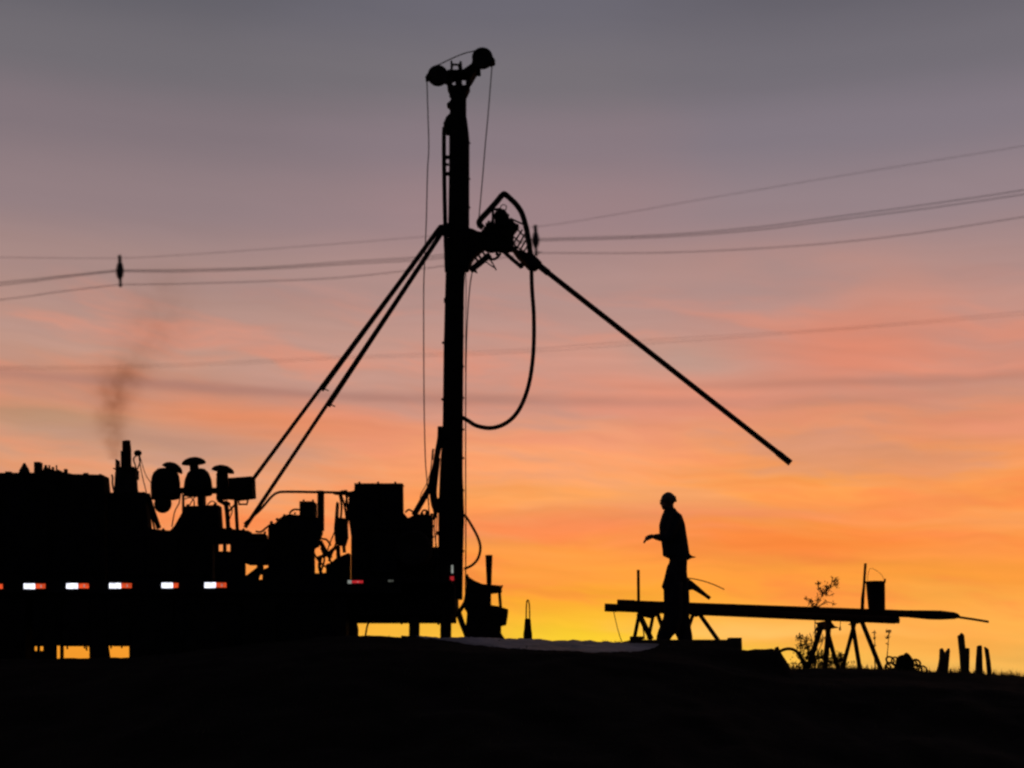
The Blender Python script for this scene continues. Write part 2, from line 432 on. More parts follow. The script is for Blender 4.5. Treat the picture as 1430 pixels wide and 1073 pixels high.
# pale drilling mud spilled over the lip of the pad
def mud_edge(x):
    # near edge (depth) of the spill along x, in metres ahead
    a = P(575, 900, 15.3).x; b = P(930, 905, 15.3).x
    t = (x-a)/(b-a)
    w = max(0, math.sin(PI*min(1, max(0, t)))**0.6)
    return CREST_Y - w*(0.55+0.75*min(1, max(0, t*1.3)) + 0.18*noise.noise((x*2.2, 1.1, 0)))
mg = MB(); N1, N2 = 150, 20
x0, x1 = P(560, 900, 16).x, P(935, 900, 16).x
vs = []
for i in range(N1+1):
    xx = x0+(x1-x0)*i/N1; y0 = mud_edge(xx)
    for j in range(N2+1):
        yy = y0+(16.25-y0)*j/N2
        vs.append((xx, yy, ground_z(xx, yy)+0.006))
mg.add(vs, [(i*(N2+1)+j, (i+1)*(N2+1)+j, (i+1)*(N2+1)+j+1, i*(N2+1)+j+1) for i in range(N1) for j in range(N2)], True)
tag(mg.build('mud', MUD), kind='structure')

# ------------------------------------------------------------------ the drilling truck
YN, YF, YM = 18.0, 20.4, 19.2
rig = thing('drilling_truck', 'black drilling truck with tall mast, deck machinery and red and white reflective side tape', 'truck',
            (P(330, 0, YM).x, YM, ground_z(P(330, 905, YM).x, YM)))
GZ = ground_z(P(400, 905, 19).x, 19)
def part(name, mb, m, parent=None, bevel=0.006, label=None): return mb.build(name, m, parent or rig, label, bevel)

# chassis, deck, side boxes
fr = MB(); xa, xb = P(-560, 800, YN).x, P(636, 850, YM).x
zt = P(300, 830, YN).z
for yy in (18.75, 19.55): fr.box3(xa, yy, zt-0.30, xb, yy+0.09, zt-0.02)
for k in range(9):
    xx = xa+0.3+(xb-xa-0.6)*k/8; fr.box3(xx, 18.84, zt-0.27, xx+0.08, 19.55, zt-0.05)
part('chassis_frame', fr, STEEL)
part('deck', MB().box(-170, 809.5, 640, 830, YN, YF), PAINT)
part('side_rail', MB().box(-170, 811, 560, 829, YN-0.06, YN), DARK)
def toolbox(x0, x1, y1, name='side_box'):
    b = part(name, MB().box(x0, 818, x1, y1, YN+0.02, YN+0.02+min(0.45, (x1-x0)*0.011)), DARK)
    part('door', MB().box(x0+(x1-x0)*.06, 836, x1-(x1-x0)*.06, y1-5, YN-0.005, YN+0.02), PAINT, b)
    part('handle', MB().ptube([((x0+x1)/2-min(5, (x1-x0)*.2), 868), ((x0+x1)/2+min(5, (x1-x0)*.2), 868)], YN-0.03, 1.2), STEEL, b, 0)
toolbox(-165, 49, 926); part('step_box', MB().box(45, 818, 64, 903, YN+.02, YN+.12), DARK); part('step_box', MB().box(45, 909, 64, 926, YN+.02, YN+.12), DARK)
part('step_post', MB().box(44, 895, 48, 926, YN+.03, YN+.08), DARK); part('step_post', MB().box(51.5, 895, 56.5, 926, YN+.03, YN+.08), DARK); toolbox(60, 80, 926, 'step_box'); toolbox(83.5, 89.5, 926, 'step_box')
toolbox(76, 127, 903); toolbox(124.5, 150, 926, 'step_box'); toolbox(147, 184, 903); toolbox(180, 246, 926); toolbox(338, 388, 922, 'step_box')
part('bracket', MB().prism([(124, 902), (130, 902), (128, 909), (124.5, 909)], YN+.1, YN+.2), STEEL)
part('bracket', MB().prism([(149, 902), (152, 902), (154.5, 919), (149, 919)], YN+.1, YN+.2), STEEL)
tk = MB().disc(-60, 866, 20.0, 34, 0.5)
part('air_tank', tk, STEEL)
part('cross_member', MB().box(-60, 830, 372, 880, 19.9, 20.3), DARK)
def wheel(px, yy):
    r = 50*S(870, YN); c = Vector((P(px, 870, YN+0.2).x, yy, GZ+r))
    w = MB(); w.lathe(c-Vector((0, .14, 0)), [(0, r*.2), (0.01, r*.3), (0.06, r*.42), (0.06, r*.56), (0.0, r*.6), (.28, r*.6)], 20, (0, 1, 0))
    w.lathe(c-Vector((0, .16, 0)), [(0, r*.1), (.05, r*.16)], 12, (0, 1, 0))
    wo = part('wheel', w, STEEL, bevel=0)
    t = MB(); t.lathe(c-Vector((0, .15, 0)), [(0.0, r*.6), (0.0, r*.9), (0.03, r*.98), (0.06, r), (.24, r), (.27, r*.98), (.30, r*.9), (.30, r*.6)], 28, (0, 1, 0))
    part('tyre', t, RUBBER, wo, 0)
for px in (300, 428, -260, -420):
    for yy in (18.22, 20.14): wheel(px, yy)
part('mud_guard', MB().prism([(245, 818), (488, 818), (488, 896), (470, 896), (466, 842), (388, 846), (372, 860), (356, 846), (268, 846), (262, 925), (240, 925)], 18.05, 18.45), RUBBER)
part('mud_guard', MB().prism([(372, 818), (486, 818), (486, 896), (476, 896), (472, 846), (372, 846)], 19.95, 20.3), RUBBER)
for px in (300, 428, -260, -420):
    part('axle', MB().tube([(P(px, 870, 18.3).x, 18.3, GZ+.46), (P(px, 870, 18.3).x, 20.1, GZ+.46)], 0.07), STEEL, bevel=0)
# cab, beyond the left edge of the picture
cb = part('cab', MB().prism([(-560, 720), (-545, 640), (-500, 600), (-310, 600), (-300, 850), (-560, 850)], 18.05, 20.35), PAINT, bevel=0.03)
part('window', MB().prism([(-490, 650), (-380, 650), (-380, 710), (-520, 710)], 18.03, 18.05), DARK, cb)
part('door', MB().box(-480, 720, -375, 840, 18.035, 18.05), PAINT, cb)
part('bumper', MB().box(-585, 840, -560, 880, 18.05, 20.35), STEEL, cb)

# rear frame below the deck with jacks
rf = part('rear_frame', MB().prism([(486, 816), (640, 816), (641, 856), (636, 866), (487, 866)], 18.3, 19.7), PAINT)
part('bracket', MB().prism([(553, 866), (564, 866), (563, 871), (560, 873), (557, 869), (554, 871)], 18.3, 18.4), STEEL, rf)
part('hose', MB().ptube([(517, 866), (513, 874), (510, 890)], 18.5, 1.4, 6, 4), RUBBER, rf, 0)
part('bracket', MB().prism([(604, 866), (614, 866), (614, 873), (611, 873), (609, 869)], 18.35, 18.45), STEEL, rf)
for (x0, x1, yy) in ((571.5, 585.5, 18.35), (615, 630, 18.35)):
    zb = ground_z(P(x0, 890, yy).x, yy)
    j = MB(); a = P(x0, 850, yy).x; b = P(x1, 850, yy).x
    j.box3(a, yy, zb+0.22, b, yy+0.14, P(x0, 840, yy).z)
    jo = part('jack_leg', j, STEEL)
    part('jack_ram', MB().tube([((a+b)/2, yy+.07, zb+0.03), ((a+b)/2, yy+.07, zb+0.3)], 0.052, 12), STEEL, jo, 0)
    part('foot_pad', MB().lathe(((a+b)/2, yy+.07, zb-0.01), [(0, .13), (.03, .13), (.05, .06)], 16), STEEL, jo, 0)

# reflective tape along the rail, its flash reflection put in as emission
def tape_strip(x0, xm, x1, y0, y1, wm, rm, xr0=None):
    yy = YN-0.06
    b = part('reflective_tape', MB().box(x0-1.0, y0-1.0, x1+1.0, y1+1.0, yy-0.012, yy-0.001), DARK, bevel=0)
    part('white_tape', MB().box(x0, y0, xm, y1, yy-0.022, yy-0.012), wm, b, 0.002)
    part('red_tape', MB().box((xr0 or xm)+0.4, y0+0.3, x1, y1-0.6, yy-0.022, yy-0.012), rm, b, 0.002)
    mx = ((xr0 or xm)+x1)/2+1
    if x1-xm > 10: part('tape_stud', MB().box(mx-0.9, y0+2.0, mx+0.9, y1-2.0, yy-0.026, yy-0.022), WHITE_D, b, 0)
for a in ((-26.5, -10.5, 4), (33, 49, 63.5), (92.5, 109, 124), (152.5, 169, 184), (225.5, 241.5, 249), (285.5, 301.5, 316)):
    yy0 = 815.3-0.006*a[0]; tape_strip(*a, yy0, yy0+7.6, WHITE_TAPE, RED_TAPE)
tape_strip(485.5, 491, 507, 810.4, 815.2, WHITE_D, RED_D)
tape_strip(542, 546, 549.5, 809.8, 813.2, GREY_D, GREY_D)

# compressor housing on the left
ch = part('compressor_housing', MB().prism([(-150, 661), (58, 660), (62, 651), (85, 656.5), (112, 662), (153, 663), (155, 685), (155, 822), (-150, 822)], 18.64, 18.95), PAINT)
for k in range(4):
    xx = -135+70*k; part('door_panel', MB().box(xx, 684, xx+62, 800, 18.61, 18.64), DARK, ch)
    part('latch', MB().box(xx+54, 738, xx+59, 748, 18.58, 18.61), STEEL, ch, 0.002)
part('roof_vent', MB().plathe(34, [(662, 8), (656, 6.5), (651, 3.5), (647, 1.5)], 18.6), STEEL, ch, 0)
part('roof_box', MB().box(47, 645, 60, 663, 18.66, 18.78), STEEL, ch)
part('hatch', MB().box(78, 655, 88, 663, 18.66, 18.9), STEEL, ch)

# exhaust stack
es = part('muffler', MB().plathe(176, [(742, 17.5), (690, 17.5), (684, 16.5), (660, 15), (653, 12)], 18.9), STEEL, bevel=0)
part('exhaust_pipe', MB().ptube([(177, 656), (177, 628), (176.2, 616)], 18.9, [6.6, 6.2, 5.6], 14), RUST, es, 0)
part('exhaust_flap', MB().prism([(170.5, 616.5), (179, 614.5), (182, 618), (182, 620), (171, 619)], 18.86, 18.94), RUST, es)
part('heat_shield', MB().box(168.5, 629, 173, 658, 18.82, 18.98), RUST, es)
part('heat_shield', MB().box(160.8, 641, 168, 662, 18.8, 19.0), RUST, es)
part('clamp_flange', MB().box(157.5, 653.5, 195, 659.5, 18.75, 19.05), STEEL, es)
part('clamp_flange', MB().box(187, 656, 194.5, 671, 18.8, 19.0), STEEL, es)
part('grab_bar', MB().ptube([(156, 663), (157.3, 668), (157, 676), (160, 690)], 18.8, 1.3, 6, 4), STEEL, es, 0)
wlp = part('work_light', MB().pball(192.5, 633, 18.8, 5.6, 4.4), DARK, bevel=0)
part('stalk', MB().ptube([(192, 635), (186.5, 641), (189, 650), (190, 657)], 18.8, 1.1, 6, 4).ptube([(194, 636), (195.5, 645), (191, 657)], 18.8, 1.0, 6, 4), STEEL, wlp, 0)
part('cable', MB().ptube([(193.5, 636), (198, 662), (205, 690)], 18.8, 0.7, 6, 4).ptube([(195, 636), (203, 662), (212, 676)], 18.8, 0.6, 6, 4), RUBBER, wlp, 0)

# power pack under the air cleaners
pp = part('power_pack', MB().prism([(150, 688), (209, 687), (210, 706), (213, 738), (237, 741), (243, 735), (254, 716), (254.5, 707), (258, 707),
     (310, 705), (312, 737), (352, 741), (353, 745), (374, 745), (375, 760), (302, 761), (302, 822), (150, 822)], 18.7, 18.95), DARK)
part('slotted_plate', MB().box(300, 758, 306, 822, 18.7, 18.76).box(311, 758, 316.8, 776, 18.7, 18.76).box(321.2, 758, 343.5, 822, 18.7, 18.76).box(305, 770, 322, 822, 18.7, 18.76), DARK, pp)
for k in range(3):
    xx = 160+46*k; part('door_panel', MB().box(xx, 748, xx+41, 803, 18.67, 18.7), PAINT, pp)
part('strut', MB().ptube([(206, 690), (214, 715), (222, 738)], 18.8, 3.4, 8), STEEL, pp, 0)
part('strut', MB().ptube([(210, 700), (212, 722), (216, 740)], 18.8, 1.5, 8), STEEL, pp, 0)
part('belt_guard', MB().prism([(343, 752), (376, 752), (376, 790), (343, 790)], 18.7, 19.0), DARK, pp)
part('belt_guard', MB().prism([(362, 789), (365, 789), (365, 801), (343, 803.5), (343, 811), (362, 811)], 18.7, 18.85), DARK, pp)
part('belt_guard', MB().box(365, 800, 373, 803, 18.7, 18.8), DARK, pp)

# air cleaners
def cleaner(cx, prof_, cap, lean, stemx, name='air_cleaner'):
    b = part(name, MB().plathe(cx, prof_, 18.95), DARK, bevel=0)
    m = MB(); px, py, rx, rz, tiltpx = cap
    k = S(py, 18.95); c = P(px, py, 18.95); a = Vector((tiltpx, 0, 1)).normalized()
    pr = [(-0.1*rz, rx*1.0), (0.0, rx*1.02), (0.35*rz, rx*.93), (.65*rz, rx*.72), (.9*rz, rx*.4), (rz, 0.5)]
    m.lathe(c, [(h*k, r*k) for h, r in pr], 20, a)
    part('rain_cap', m, DARK, b, 0)
    part('intake_neck', MB().ptube([(stemx[0], stemx[1]), (px, py-1)], 18.95, stemx[2], 14), DARK, b, 0)
cleaner(231, [(697, 19), (690, 20), (676, 20.5), (666, 19), (660, 16.5), (655, 11)], (240.6, 655.5, 15, 9.5, 0.42), 0, (236, 662, 8.5))
part('dust_bowl', MB().pball(227.5, 704, 18.9, 12.5, 13), RUBBER, bevel=0)
cleaner(276.5, [(692, 19.5), (680, 19.8), (670, 18.5), (661, 15), (655.5, 9.5)], (270.6, 647, 16.5, 8.5, -0.10), 0, (271.5, 658, 6.2))
cleaner(310.5, [(698, 8.5), (668, 8.5), (660, 7.5)], (311.2, 658, 15.8, 8.5, 0.16), 0, (308, 666, 6.8))
mf = part('air_manifold', MB().box(240, 681, 330, 690, 18.85, 19.05), DARK)
part('column', MB().box(275.5, 688, 288, 708, 18.85, 19.05), STEEL, mf)
part('column', MB().box(253.8, 690, 258, 725, 18.9, 19.0), STEEL, mf)
part('wire', MB().ptube([(258, 697), (266, 695), (271, 700), (271, 707)], 18.9, 0.9, 6, 4).ptube([(264, 707), (270, 697), (274, 693)], 18.9, 0.8, 6, 4), RUBBER, mf, 0)
part('manifold_bracket', MB().prism([(303, 690), (312, 699), (322, 701), (322, 706), (310, 706), (303, 702)], 18.9, 19.0), STEEL, mf)
cbx = part('control_box', MB().prism([(319, 667.5), (357, 665), (358, 697), (330, 700), (303, 697), (303, 680), (319, 680)], 18.75, 19.05), PAINT)
part('handle', MB().ptube([(333, 698), (334, 704.5), (345, 704.5), (346, 698)], 18.8, 1.6, 6), STEEL, cbx, 0)
part('post', MB().ptube([(329, 697), (331.5, 742)], 18.85, 2.6, 8), STEEL, cbx, 0)
part('post', MB().ptube([(315, 700), (317, 715), (319, 742)], 18.9, 3.2, 8), STEEL, cbx, 0)
part('brace', MB().ptube([(328, 705), (318, 716)], 18.87, 1.5, 6), STEEL, cbx, 0)

# mud pump and its column
mp = part('mud_pump', MB().prism([(374, 822), (374, 733), (378, 731), (384, 731), (388, 725), (395, 720.5), (404, 717.5), (418, 719), (443, 719), (452, 745), (447, 757), (447, 764),
     (440, 767), (441, 822)], 18.9, 19.15), DARK, bevel=0.02)
part('pump_head', MB().box(418, 700, 443, 730, 18.9, 19.2), DARK, mp)
part('riser', MB().box(443, 686.5, 453, 742, 18.95, 19.1), STEEL, mp)
part('riser_flange', MB().box(441.5, 685, 454, 690, 18.93, 19.12), STEEL, mp)
part('pump_base', MB().prism([(366, 822), (366, 796), (375, 792), (436, 790), (440, 801), (455, 800), (455, 788), (462, 786), (470, 779), (490, 772), (490, 822)], 18.85, 19.1), DARK, mp)
part('valve', MB().ptube([(447, 756), (455, 771), (462, 780)], 19.0, 3.0, 8), STEEL, mp, 0)
part('valve', MB().ptube([(443, 780), (456, 775), (470, 764)], 19.0, 2.6, 8), STEEL, mp, 0)
part('hose', MB().ptube([(467.5, 742), (461, 758), (455, 776)], 18.95, 1.0, 6), RUBBER, mp, 0)
part('hose', MB().ptube([(470, 758), (464, 772), (459, 784)], 18.95, 1.6, 6), RUBBER, mp, 0)
part('hose', MB().ptube([(448, 778), (446, 792), (450, 805)], 18.95, 2.6, 6, 4), RUBBER, mp, 0)
part('guard_pipe', MB().ptube([(341, 732), (348, 726), (365, 710.5), (378.6, 694.5), (388, 688.2), (402, 687), (441, 687.5), (492, 688.5)], 18.9, 1.9, 8, 5), STEEL, bevel=0)
# valve stack left of the cabinet
vsn = part('valve_stack', MB().prism([(469, 703), (474, 700), (473, 722), (486, 724), (487, 752), (483, 764), (468, 762), (466, 742)], 19.0, 19.25), STEEL)
part('gauge_arm', MB().prism([(464, 689), (477, 685), (486, 684), (488, 692), (470, 692)], 19.0, 19.15), STEEL, vsn)
part('hose', MB().ptube([(474, 690), (477, 706), (476, 724)], 19.0, 1.7, 6, 4), RUBBER, vsn, 0)
part('hose', MB().ptube([(476, 690), (481, 706), (484, 726)], 19.0, 1.7, 6, 4), RUBBER, vsn, 0)
part('hose', MB().ptube([(483, 690), (485, 704), (486, 726)], 19.0, 1.7, 6, 4), RUBBER, vsn, 0)
part('pipe', MB().ptube([(472, 762), (473, 790)], 19.05, 3.0, 8).ptube([(480, 762), (481, 772)], 19.05, 2.4, 8), STEEL, vsn, 0)
# cabinet and winch behind the mast
gc = part('control_cabinet', MB().prism([(495, 676), (563.5, 676), (564, 714), (572, 723.5), (580, 718), (600, 718), (605, 721), (605, 764), (604, 822), (490, 822), (490, 752), (486, 724), (487, 687), (494.5, 685)], 18.9, 19.2), PAINT)
part('cabinet_lid', MB().box(494, 675, 565, 680, 18.88, 19.22), PAINT, gc)
for k in range(2): part('cabinet_door', MB().box(499+33*k, 686, 529+33*k, 740, 18.87, 18.9), DARK, gc)
part('winch_drum', MB().disc(578, 768, 18.8, 26, 0.3), STEEL, gc, 0)
part('lever_bank', MB().box(520, 746, 556, 800, 18.78, 18.9), DARK, gc)
for k in range(5): part('lever', MB().ptube([(524+7*k, 746), (525+7*k, 733)], 18.82, 1.0, 6), STEEL, gc, 0)

# mast
ml = part('mast', MB().prism([(622.5, 370), (650, 370), (648.2, 405), (646.8, 560), (646.4, 660), (648.5, 716), (647, 770), (646, 838), (612, 838), (612, 720), (614, 660), (618, 600), (619.5, 480)], 19.05, 19.33), PAINT)
part('mast_sleeve', MB().prism([(631, 121), (651.5, 121), (651.5, 158), (653.5, 168), (655.8, 186), (655.5, 310), (656, 318), (654, 360), (651, 380), (624, 380), (625.5, 330), (627, 235), (627, 190), (622.5, 190), (618.5, 184), (619.5, 171), (623, 163), (628, 158), (629, 140)], 19.02, 19.36), PAINT, ml)
part('lug', MB().prism([(627, 128), (631, 128), (631, 138), (627, 137)], 19.1, 19.25), STEEL, ml)
part('lug', MB().prism([(623.5, 145), (629, 140), (631, 140), (631, 156), (627, 154)], 19.1, 19.25), STEEL, ml)
part('mast_hose', MB().ptube([(620.5, 178), (620, 192), (620.2, 230), (621, 280), (622.2, 330), (624, 380)], 19.0, 3.0, 8, 4), RUBBER, ml, 0)
for q in ((621, 217, 628, 223), (622, 228, 627, 232), (622, 240, 628, 246), (622, 322, 628, 330)): part('hose_clip', MB().box(*q, 19.02, 19.1), STEEL, ml, 0.002)
for q in ((617, 477, 621, 481), (616, 556, 620, 560)): part('mast_clip', MB().box(*q, 19.1, 19.2), STEEL, ml)
part('brace_pivot', MB().prism([(610.5, 322), (613, 314), (621, 313), (627, 311), (628, 332), (618, 330)], 19.08, 19.22), STEEL, ml, 0.003)
# crown
cr = part('crown_block', MB().prism([(625.5, 119.5), (624, 110), (626, 101), (632, 97), (646, 97), (660, 88), (672, 96), (666, 107), (657, 121), (655.5, 113), (627, 113)], 19.05, 19.33), PAINT)
part('crown_strut', MB().box(626, 112, 632.2, 122, 19.1, 19.28), PAINT, cr)
part('crown_strut', MB().box(635.4, 112, 645.8, 122, 19.1, 19.28), PAINT, cr)
part('crown_strut', MB().prism([(650.2, 112), (658, 112), (656, 124), (650.2, 124)], 19.1, 19.28), PAINT, cr)
part('crown_strut', MB().prism([(624, 118.5), (657, 118.5), (652, 138), (628, 136)], 19.08, 19.3), PAINT, cr)
grv = [(-0.5, 1), (-0.36, 1), (-0.12, .86), (.12, .86), (.36, 1), (.5, 1)]
part('sheave', MB().disc(611.5, 106, 19.19, 14, 0.10, 28, grv), STEEL, cr, 0)
part('sheave', MB().disc(673.6, 81.8, 19.19, 14.5, 0.10, 28, grv), STEEL, cr, 0)
part('sheave_guard', MB().prism([(596, 103), (600, 102), (605, 108), (601, 114), (595, 115), (593.5, 108)], 19.1, 19.28), STEEL, cr)
part('sheave_guard', MB().prism([(684, 77), (688, 78), (692, 84), (691, 92), (686, 94.5), (682, 93)], 19.1, 19.28), STEEL, cr)
part('cheek_plate', MB().prism([(618, 100), (630, 96), (633, 108), (625, 120), (617, 116)], 19.08, 19.12), STEEL, cr)
part('cheek_plate', MB().prism([(658, 90), (664, 76), (676, 80), (674, 95), (664, 100)], 19.06, 19.1), STEEL, cr)
part('eye_bracket', MB().prism([(629, 84.5), (632, 84.5), (632.5, 88.5), (641, 89), (642, 85), (645, 85.5), (646, 98), (640, 98), (639, 92.5), (633, 92.5), (632, 99), (629, 99)], 19.15, 19.22), STEEL, cr)
# ropes
def rope(pts, Yd=19.19, r=0.85, k=4): part('wire_rope', MB().ptube(pts, Yd, r, 6, k), ROPE, ml, 0)
rope([(596.2, 113), (597.3, 150), (598.8, 205), (597, 240), (595.3, 310), (592.5, 378), (591.6, 420), (592.2, 560), (594, 640), (596, 668), (599.5, 719)])
rope([(687, 93), (682.5, 150), (677.5, 205), (674.6, 240), (668.6, 307), (666.8, 318)])
rope([(659.5, 380), (656, 402), (652.5, 450), (650.6, 520), (650.2, 640), (650.5, 760), (649.6, 852)], 19.19, 0.95)
rope([(650.5, 380), (651, 404), (650.5, 440), (650, 520)], 19.19, 0.7)
rope([(606, 93), (614, 90), (632, 81.5), (648, 75), (664, 71)], 19.19, 0.8)
rope([(602.7, 640), (602, 655), (596, 675), (588, 690), (586, 706)], 19.19, 0.6)
rope([(604, 628), (603, 640), (601, 662), (597, 688), (599, 705)], 19.19, 0.9)
part('hose_hook', MB().ptube([(609, 630), (605, 627), (604, 642), (608, 641)], 19.1, 1.2, 6), STEEL, ml, 0)
# hose bundle at the foot
part('hose_bundle', MB().ptube([(615, 596), (614.5, 612), (611, 632), (607, 655), (602, 677), (594, 692), (586, 706), (578, 720)], 19.15, [2, 4, 5, 5.2, 5, 4.4, 4.2, 4.2, 4]if False else 4.2, 10, 5), RUBBER, ml, 0)
part('hose_bundle', MB().ptube([(612, 640), (609, 665), (607, 690), (610, 705), (613, 716)], 19.17, 3.4, 10, 5), RUBBER, ml, 0)
part('hose_bundle', MB().ptube([(606, 668), (603, 688), (604.5, 704), (608, 716), (605, 724), (594, 724)], 19.17, 2.8, 8, 5), RUBBER, ml, 0)
part('mast_pivot', MB().prism([(603, 700), (616, 694), (616, 732), (611, 716), (606, 712)], 19.1, 19.3), STEEL, ml)
part('cable', MB().ptube([(607.5, 722), (606.5, 740), (609.5, 764)], 19.15, 0.9, 6, 4).ptube([(610.5, 720), (609, 745), (608, 766)], 19.15, 0.7, 6, 4), RUBBER, ml, 0)
part('side_hose', MB().ptube([(647, 719), (651.5, 723), (658.5, 734), (666.5, 749), (670.8, 764), (668, 779), (660, 789), (648, 795)], 19.19, 1.9, 8, 5), RUBBER, ml, 0)
part('rotary_hose', MB().ptube([(742, 371), (743, 405), (745.4, 440), (745.2, 485), (741, 525), (733, 555), (721, 578), (705, 592), (686, 598), (666, 595), (654, 588), (645, 583)], 19.19, 3.0, 10, 5), RUBBER, ml, 0)
part('foot_plate', MB().box(604, 764, 614, 838, 19.0, 19.35), STEEL, ml)
part('reflector', MB().box(630.2, 789.5, 633, 801, 18.99, 19.0), WHITE_D, ml, 0)  # both reflectors glow by added emission, standing for returned flash
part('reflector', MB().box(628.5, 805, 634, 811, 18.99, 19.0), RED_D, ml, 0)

# mast braces
def brace(a, b, joint, yy):
    o = part('mast_brace', MB().ptube([(a[0], a[1], yy), (b[0], b[1], yy)], yy, 2.7, 10), STEEL, bevel=0)
    part('brace_sleeve', MB().ptube([(a[0], a[1], yy), (joint[0], joint[1], yy)], yy, 3.4, 10), PAINT, o, 0)
    d = Vector((b[0]-a[0], b[1]-a[1])).normalized(); q = (joint[0]+d.x*6, joint[1]+d.y*6)
    part('brace_collar', MB().ptube([(joint[0], joint[1], yy), q], yy, 3.9, 10), STEEL, o, 0)
    part('lock_pin', MB().ptube([(joint[0]-4, joint[1]+1), (joint[0]+7, joint[1]+6)], yy, 1.0, 6), STEEL, o, 0)
brace((613.5, 319), (350, 674), (452, 540), 18.8)
brace((617, 325), (342, 737), (461, 562), 19.0)

# rotary head
rh = part('rotary_head', MB().prism([(653, 318), (660, 319), (667, 322.5), (672, 323.5), (677, 316), (686, 313.5), (700, 315), (706, 300), (713, 306.5), (722, 313), (725, 320), (718, 329), (716.5, 344),
     (722, 350), (706, 355), (696, 353), (684, 354), (676, 351), (668, 358), (661, 365), (657, 375), (654, 381), (648, 381), (640, 381), (640, 330)], 19.08, 19.3), PAINT, bevel=0.015)
part('motor', MB().pball(699.5, 302, 19.15, 10, 10.5).box(690.5, 303, 711, 324, 18.98, 19.3), DARK, rh, 0)
lf = MB(); c = P(703.2, 290, 19.15); rad = 4.2*S(290, 19.15)
lf.tube([c+Vector((math.cos(a)*rad, 0, math.sin(a)*rad)) for a in [2*PI*i/14 for i in range(15)]], 0.0075, 6)
part('lifting_eye', lf, STEEL, rh, 0)
part('gooseneck', MB().ptube([(674, 318), (669.5, 313), (671, 307), (682, 295), (694, 281.5), (700.5, 273.5), (704.5, 271.5), (708.5, 274)], 19.19, 4.3, 12, 4), STEEL, rh, 0)
part('gooseneck_cap', MB().pball(704, 270.8, 19.19, 5.2, 3.6), STEEL, rh, 0)
part('gooseneck_hose', MB().ptube([(707, 272.5), (713, 278), (721, 286), (728.3, 297), (733, 311), (736.5, 326), (739, 342), (741, 358), (742, 376)], 19.19, 3.9, 10, 5), RUBBER, rh, 0)
part('bracket_post', MB().ptube([(688.3, 292), (688.3, 315)], 19.1, 2.1, 6), STEEL, rh, 0)
part('bracket_bar', MB().ptube([(686, 293), (700, 292)], 19.1, 1.8, 6), STEEL, rh, 0)
part('valve_block', MB().box(678, 311, 702, 322, 18.96, 19.2), DARK, rh)
for xx in (682, 687, 692, 698): part('fitting', MB().ptube([(xx, 312), (xx+.4, 308.5)], 19.05, 1.5, 8), STEEL, rh, 0)
part('tie_rod', MB().ptube([(712, 305), (735, 315.5)], 19.1, 1.3, 6), STEEL, rh, 0)
gcg = MB()
for a, b in (((729.5, 321), (714, 345)), ((733.5, 326), (722, 347)), ((735.5, 334), (726, 350)), ((738.5, 341), (730, 354)), ((741, 347), (735, 357)), ((724, 316), (713, 334))):
    gcg.ptube([a, b], 19.1, 1.25, 6)
for a, b in (((715, 329), (728, 340)), ((722, 320), (741, 340)), ((714, 340), (731, 351)), ((716, 336), (722, 349))): gcg.ptube([a, b], 19.14, 1.1, 6)
part('guard_cage', gcg, STEEL, rh, 0)
part('tilt_arm', MB().prism([(704, 352), (716, 343), (724, 349), (738, 353), (746, 356), (753, 366), (753, 376), (748, 380), (738, 378), (729, 369), (722, 362), (716, 353)], 19.05, 19.3), STEEL, rh)
part('clamp_bar', MB().ptube([(704, 352), (714, 361), (727, 372)], 19.1, 3.0, 8), STEEL, rh, 0)
part('clamp_end', MB().pball(727.5, 371.5, 19.1, 4.2, 4.0), STEEL, rh, 0)
part('cradle_arm', MB().ptube([(684, 356), (672, 366), (657, 378)], 19.1, 4.6, 8), STEEL, rh, 0)
for (a, b) in (((664, 360), (668, 366)), ((668, 356), (673, 363)), ((674, 352), (678, 358))): part('cradle_tooth', MB().ptube([a, b], 19.1, 1.7, 6), STEEL, rh, 0)
part('cradle_tooth', MB().prism([(658, 376), (663, 374), (667, 383), (661, 380)], 19.05, 19.15), STEEL, rh)
part('hose', MB().ptube([(680, 357), (686, 362), (693, 361), (699, 354)], 19.1, 2.0, 8, 5), RUBBER, rh, 0)
part('pin_chain', MB().ptube([(683, 361), (688, 368), (693, 377.5)], 19.1, 1.1, 6).ptube([(676, 364), (684, 370), (690, 374)], 19.1, 0.9, 6), STEEL, rh, 0)
part('swivel', MB().ptube([(742, 362), (747, 366), (753.5, 371)], 19.19, [6.5, 7, 5.5], 12), STEEL, rh, 0)

